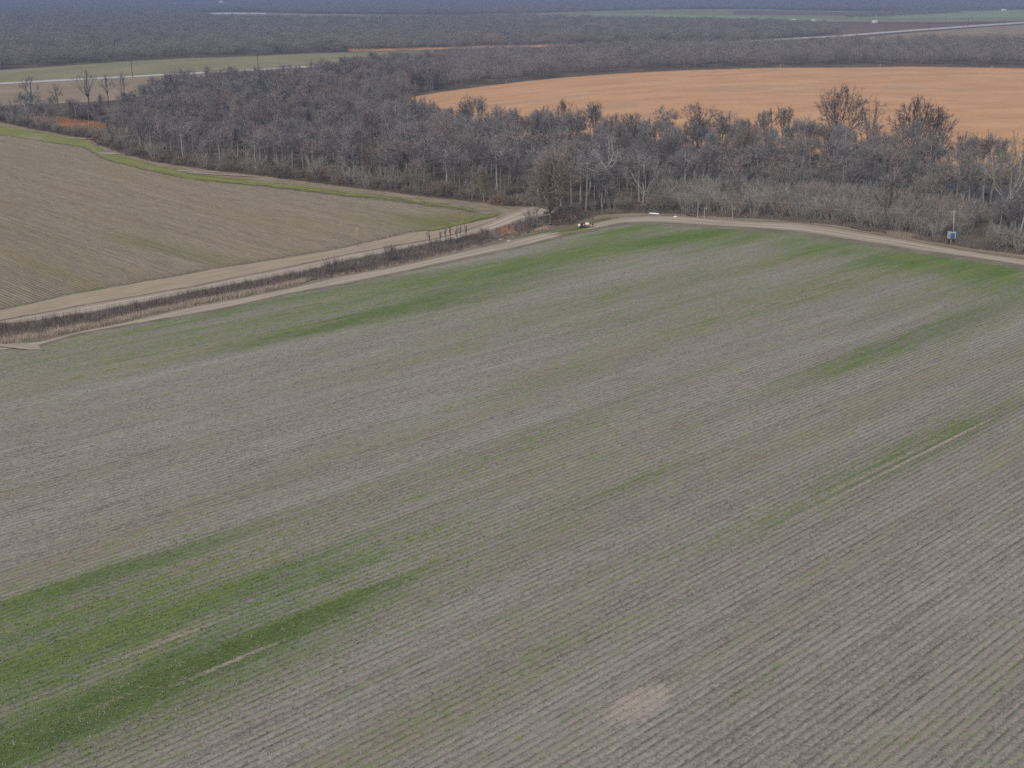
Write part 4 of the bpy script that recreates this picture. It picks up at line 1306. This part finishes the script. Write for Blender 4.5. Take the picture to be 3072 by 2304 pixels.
# eroded clay bank
clay = plain("orange_clay", (.40, .215, .115), (.13, .085, .06), .9, bstr=.8, bd=.3)
ca, cb = np.array(gp(1478, 690)), np.array(gp(1545, 670))
Vc, Fc = [], []
dn = np.array([cb[1] - ca[1], -(cb[0] - ca[0])]); dn /= np.linalg.norm(dn)
if dn[1] > 0: dn = -dn
for i in range(15):
    for k in range(6):
        w_ = k / 5
        p = ca * (1 - i / 14) + cb * (i / 14) + dn * (3.0 * w_ + rng.normal(0, .15))
        Vc.append((p[0], p[1], .28 - 1.75 * w_ ** .7 + rng.normal(0, .10)))
for i in range(14):
    for k in range(5):
        Fc.append((i * 6 + k, (i + 1) * 6 + k, (i + 1) * 6 + k + 1, i * 6 + k + 1))
tag(obj("clay_bank", Vc, Fc, clay), kind="structure")

# ------------------------------------------------------------------ built things
M_WOODP = plain("weathered_pole", (.40, .36, .31), (.27, .24, .20), 4)
M_WHITE = plain("white_paint", (.78, .78, .76), (.62, .62, .60), 3, .5, .4)
M_PVC = plain("white_pipe", (.82, .82, .80), (.70, .70, .68), 2, .4, .4)
M_MAROON = plain("maroon_paint", (.16, .025, .05), (.08, .012, .03), 3, .45, .4)
M_BLACK = plain("black_rubber", (.02, .02, .022), (.012, .012, .013), 3, .8, .2)
M_STEEL = plain("dull_steel", (.22, .22, .22), (.13, .12, .11), 5, .5, .5, .6)
M_BLUE = plain("blue_paint", (.055, .11, .23), (.04, .08, .17), 2.5, .6, .3)
M_LBLUE = plain("pale_blue_trim", (.28, .37, .52), (.22, .30, .44), 3, .6, .3)
M_PANEL = plain("mauve_grey_panel", (.30, .25, .28), (.24, .20, .23), 2, .7, .2)
M_LOG = plain("log_bark", (.16, .125, .10), (.085, .065, .052), 2)
M_LOGP = plain("pale_log", (.55, .49, .40), (.40, .35, .28), 2)
M_WIRE = plain("wire", (.30, .29, .28), (.24, .23, .22), 1, .5, .5)
M_ROOF = plain("metal_roof", (.45, .46, .48), (.36, .37, .39), .5, .5, .4)
M_STONE = plain("pale_rubble", (.42, .37, .30), (.32, .28, .22), 1.5)

def utility_pole(loc, H, label, arm=True, lean=0.0, rz=0.0, r=.17):
    e = empty("utility_pole", (loc[0], loc[1], 0), rz)
    tag(e, label, "pole")
    MB().tube([(0, 0, -.2), (lean * .5, 0, H * .5), (lean, 0, H)], [r, r * .85, r * .68], 10).build("shaft", M_WOODP, e, True)
    if arm:
        a = MB().box((lean * .96 - .35, 0, H - .35), (2.0, .10, .12), .02).build("crossarm", M_WOODP, e)
        for x in (-1.2, -.35, .5):
            MB().tube([(lean * .96 + x, 0, H - .29), (lean * .96 + x, 0, H - .08)], [.055, .035], 8).build("insulator", M_STEEL, a)
    return e
pA = gp(1782, 626); HA = height_at(pA, 556)
pB = gp(2860, 731); HB = height_at(pB, 632)
utility_pole(pA, HA, "thin grey utility pole before the wood at the track bend", True, 0, math.radians(-8))
utility_pole(pB, HB, "leaning utility pole behind the blue box at right", True, -.9, math.radians(-12))
pC = gp(1072, 738)
utility_pole(pC, height_at(pC, 681), "lone thin pole at the brown field's near edge", False, .1, 0, .13)
def wire(a, b, sag, label):
    pts = []
    for i in range(41):
        t = i / 40
        pts.append((a[0] * (1 - t) + b[0] * t, a[1] * (1 - t) + b[1] * t, a[2] * (1 - t) + b[2] * t - sag * 4 * t * (1 - t)))
    o = MB().tube(pts, .018, 5).build("power_line", M_WIRE)
    tag(o, label, "wire", "wires between the two poles")
wire((pA[0] - .8, pA[1], HA - .1), (pB[0] - 2.2, pB[1], HB - .1), .9, "upper thin power line strung before the right-hand wood")
wire((pA[0] + .2, pA[1] - .2, HA - 1.0), (pB[0] - .9, pB[1] - .2, HB - 1.0), 1.2, "lower thin power line strung before the right-hand wood")

# raised blue box (a shooting hide on a post)
hb = gp(2851, 735)
e = empty("box_hide", (hb[0], hb[1], 0), math.radians(-14))
e.scale = (.76, .76, .80)
tag(e, "blue and grey box hide raised on a post beside the track", "hide")
zb = 2.35
MB().box((0, 0, zb + 1.05), (2.65, 1.7, 1.95), .03).build("box_shell", M_WHITE, e)
pn = MB().box((-.80, -.875, zb + 1.05), (.92, .05, 1.72), .01).build("side_panel", M_PANEL, e)
bp = MB().box((.36, -.885, zb + .98), (1.36, .07, 1.78), .015).build("blue_panel", M_BLUE, e)
MB().box((.36, -.93, zb + 1.30), (.80, .03, .42), .008).build("shutter", plain("dark_blue_shutter", (.05, .11, .24), (.04, .085, .19), 2), bp)
MB().box((1.19, -.885, zb + 1.05), (.20, .08, 1.95), .015).build("corner_trim", M_LBLUE, e)
MB().box((0, -.885, zb + 1.98), (2.60, .08, .13), .015).build("top_trim", M_WHITE, e)
rf = MB().box((0, 0, zb + 2.09), (2.85, 1.95, .10), .02).build("roof", M_LBLUE, e)
MB().box((.3, .2, zb + 2.22), (.6, .5, .18), .02).build("roof_vent", M_BLUE, rf)
MB().box((0, 0, zb + .03), (2.72, 1.78, .12), .02).build("floor_frame", M_LOG, e)
MB().tube([(.02, -.2, -.2), (.02, -.2, zb)], [.17, .15], 10).build("post", M_WOODP, e, True)
for sx in (-1, 1):
    MB().tube([(.02, -.2, zb - .9), (sx * 1.0, -.2, zb)], [.05, .05], 6).build("brace", M_WOODP, e)

# pump unit on the field corner
pu = gp(1753, 684)
e = empty("pump_trailer", (pu[0], pu[1], 0), math.radians(14))
e.scale = (.74, .74, .74)
tag(e, "maroon and white engine pump trailer parked at the field corner", "trailer")
MB().box((.3, 0, .62), (4.6, 1.0, .14), .02).build("frame", M_STEEL, e)
eg = MB().box((-.75, 0, 1.28), (1.9, 1.25, 1.15), .12).build("engine_hood", M_MAROON, e)
MB().box((-.45, -.64, 1.38), (.55, .03, .4), .01).build("grille", M_WHITE, eg)
MB().tube([(-1.1, .2, 1.8), (-1.1, .2, 2.35), (-1.25, .2, 2.5)], .06, 8).build("exhaust", M_STEEL, eg)
t_ = MB()
for x, r in ((-2.55, .28), (-2.42, .52), (-2.2, .62), (-1.85, .62)):
    pass
t_.tube([(-2.62, 0, 1.15), (-2.55, 0, 1.15), (-2.35, 0, 1.15), (-1.75, 0, 1.15)], [.25, .46, .60, .60], 16)
t_.build("end_tank", M_WHITE, e, True)
t2 = MB().tube([(.35, 0, 1.55), (.45, 0, 1.55), (.6, 0, 1.55), (1.7, 0, 1.55), (1.85, 0, 1.55), (1.95, 0, 1.55)], [.25, .48, .58, .58, .48, .25], 16).build("fuel_tank", M_WHITE, e, True)
MB().tube([(1.1, 0, 2.1), (1.1, 0, 2.22)], .12, 10).build("filler_cap", M_STEEL, t2)
for sy in (-1, 1):
    wv = MB().tube([(-.9, sy * .62, .42), (-.9, sy * .82, .42)], .42, 16).build("wheel", M_BLACK, e)
    MB().tube([(-.9, sy * .80, .42), (-.9, sy * .85, .42)], .2, 12).build("rim", M_STEEL, wv)
MB().tube([(2.5, 0, .62), (3.6, 0, .55), (4.2, 0, .5)], [.07, .06, .06], 8).build("drawbar", M_STEEL, e)
MB().tube([(3.5, .08, 0), (3.5, .08, 1.35)], .09, 8).build("jack", M_BLACK, e)
MB().box((3.5, .08, 1.2), (.5, .4, .6), .05).build("gearbox", M_BLACK, e)

# white riser pipes
for (bx, by, tx, ty, lb) in [(1714, 668, 1718, 661, "lower white pipe stub on the grass by the ditch end"), (1722, 663, 1727, 657, "upper white pipe leaning on the grass by the ditch end")]:
    a = gp(bx, by); b = gp(tx, ty)
    o = MB().tube([(a[0], a[1], .15), ((a[0] * .7 + b[0] * .3), (a[1] * .7 + b[1] * .3), .55), (a[0] * .45 + b[0] * .55, a[1] * .45 + b[1] * .55, 1.1)], .17, 10).build("riser_pipe", M_PVC, None, True)
    tag(o, lb, "pipe")
def lying(name, x0, y0, x1, y1, r, mat, label, cat, z=None):
    a, b = gp(x0, y0), gp(x1, y1)
    z = r if z is None else z
    mid = ((a[0] + b[0]) / 2 + .1, (a[1] + b[1]) / 2, z + .04)
    o = MB().tube([(a[0], a[1], z), mid, (b[0], b[1], z)], [r, r * .95, r * .85], 10).build(name, mat, None, True)
    tag(o, label, cat)
    return o
lying("pipe", 1948, 643, 1978, 645, .28, M_PVC, "long white pipe lying at the wood's edge", "pipe")
lying("log", 1770, 626, 1792, 627, .5, M_LOG, "dark log on top of the debris heap by the bend", "log", 1.3)
lying("log", 1764, 632, 1788, 636, .42, M_LOG, "dark log at the bottom of the debris heap by the bend", "log")
lying("log", 1772, 634, 1800, 630, .38, M_LOG, "middle log crossing the debris heap by the bend", "log", .8)
lying("log", 2060, 647, 2090, 650, .3, M_LOG, "dark fallen log at the wood's edge past the white pipe", "log")
lying("log", 2555, 684, 2600, 694, .28, M_LOG, "grey fallen log lying along the thicket half way right", "log")
lying("log", 2575, 690, 2612, 695, .22, M_LOG, "thin branch beside the fallen log along the thicket", "log")
lying("log", 2958, 748, 3005, 746, .3, M_LOG, "dark fallen trunk near the right end of the track", "log", .5)
lying("log", 2985, 742, 3012, 738, .22, M_LOGP, "pale dead limb lying over the dark fallen trunk", "log", .8)
def rubble(name, px, py, s, seed, mat, label, cat="stone", group=None):
    r = random.Random(seed)
    p = gp(px, py)
    mbx = MB()
    ring = 7
    V = [(0, 0, s * .5)]
    for z, q in ((.35, .7), (0, 1.0), (-.1, 1.0)):
        for k in range(ring):
            w_ = 2 * math.pi * k / ring
            q2 = q * r.uniform(.75, 1.15) * s
            V.append((math.cos(w_) * q2, math.sin(w_) * q2 * .7, z * s))
    F = [(0, 1 + k, 1 + (k + 1) % ring) for k in range(ring)]
    for a in range(2):
        for k in range(ring):
            F.append((1 + a * ring + k, 1 + (a + 1) * ring + k, 1 + (a + 1) * ring + (k + 1) % ring, 1 + a * ring + (k + 1) % ring))
    mbx.add(V, F)
    o = mbx.build(name, mat, None, False, (p[0], p[1], .05))
    tag(o, label, cat, group)
for i, (x, y, s, lb) in enumerate([(1502, 719, .6, "pale rubble lump left of its neighbour between ditch and track"), (1527, 724, .75, "pale rubble lump right of its neighbour between ditch and track"),
                                   (2026, 651, .7, "small white lump by the track right of the long white pipe"), (2560, 682, .6, "small pale lump before the fallen log along the thicket"),
                                   (1738, 655, .6, "small pale lump above the leaning white pipes")]):
    rubble("stone", x, y, s, i, M_STONE if i < 2 else M_WHITE, lb)
# debris heap branches
dh = np.array(gp(1785, 632))
tb = bramble(801, 2.0, 7, 500, .06)
add_tree("brush_pile", dh, tmesh("brush_pile", tb, M_DARK, M_DARK), 1.0, 0, "dark brush pile under the utility pole at the bend", "brush pile")
tb = bramble(802, 1.4, 6, 300, .05)
add_tree("brush_pile", gp(2985, 750), tmesh("brush_pile", tb, M_DARK, M_DARK), 1.0, 0, "dark brush pile near the right end of the track", "brush pile")

# ------------------------------------------------------------------ far things
for i, (x, y, tp) in enumerate([(2524, 109, 72), (2656, 100, 70), (2786, 91, 65), (2903, 82, 57), (3014, 75, 53), (2376, 120, 84), (398, 232, 180), (775, 212, 163)]):
    b = gp(x, y)
    e = empty("road_pole", (b[0], b[1], 0), .4)
    tag(e, "distant power pole beside the county road", "pole", "power poles along the county road")
    H = min(16, height_at(b, tp))
    MB().tube([(0, 0, -.2), (0, 0, H)], [.28, .22], 6).build("shaft", M_DARK, e)
    MB().box((0, 0, H - .8), (2.6, .22, .22)).build("crossarm", M_DARK, e)
for i, (x, y) in enumerate([(2341, 201), (2640, 201), (2975, 205), (1233, 292), (1519, 250)]):
    b = gp(x, y)
    o = MB().box((0, 0, 1.1), (.35, .35, 2.4), .04).build("marker_post", M_LOGP, None, False, (b[0], b[1], 0))
    tag(o, "small pale post on the far rim of the orange field", "post", "posts on the orange field's far rim")
def barn(x, y, w_, d_, h, rz, label):
    b = gp(x, y)
    e = empty("barn", (b[0], b[1], 0), rz)
    tag(e, label, "building")
    MB().box((0, 0, h / 2), (w_, d_, h)).build("wall", M_WHITE, e)
    k = d_ * .25
    V = [(-w_ / 2 - .4, -d_ / 2 - .4, h), (w_ / 2 + .4, -d_ / 2 - .4, h), (w_ / 2 + .4, d_ / 2 + .4, h), (-w_ / 2 - .4, d_ / 2 + .4, h), (-w_ / 2 - .4, 0, h + k), (w_ / 2 + .4, 0, h + k)]
    obj("roof", V, [(0, 1, 5, 4), (2, 3, 4, 5), (0, 4, 3), (1, 2, 5), (3, 2, 1, 0)], M_WHITE, e)
    MB().box((w_ * .2, -d_ / 2 - .03, h * .42), (w_ * .25, .06, h * .8)).build("door", M_STEEL, e)
barn(2623, 69, 11, 8, 3.4, .1, "small white building on the distant fields, the largest of them")
barn(2438, 64, 7, 6, 3, .2, "tiny white building left of the largest distant one")
barn(2377, 64, 12, 7, 3, .1, "tiny low building leftmost on the distant fields")
barn(3010, 33, 16, 10, 4.5, .1, "tiny white building at the top right before the far forest")
barn(664, 8, 26, 16, 8, .1, "tiny white building beyond the pale lake at top left")

# ------------------------------------------------------------------ haze
t = NT("haze_air")
pv = t.n("ShaderNodeVolumePrincipled")
pv.inputs["Color"].default_value = (.36, .49, .76, 1)
pv.inputs["Density"].default_value = 0.00016
pv.inputs["Anisotropy"].default_value = 0.2
t.t.links.new(pv.outputs[0], t.out.inputs["Volume"])
hz = MB().box((0, 0, 33.5), (2 * R + 2000, 2 * R + 2000, 73)).build("haze", t.m)
tag(hz, "thin bluish air over the whole land", "haze", None, "stuff")
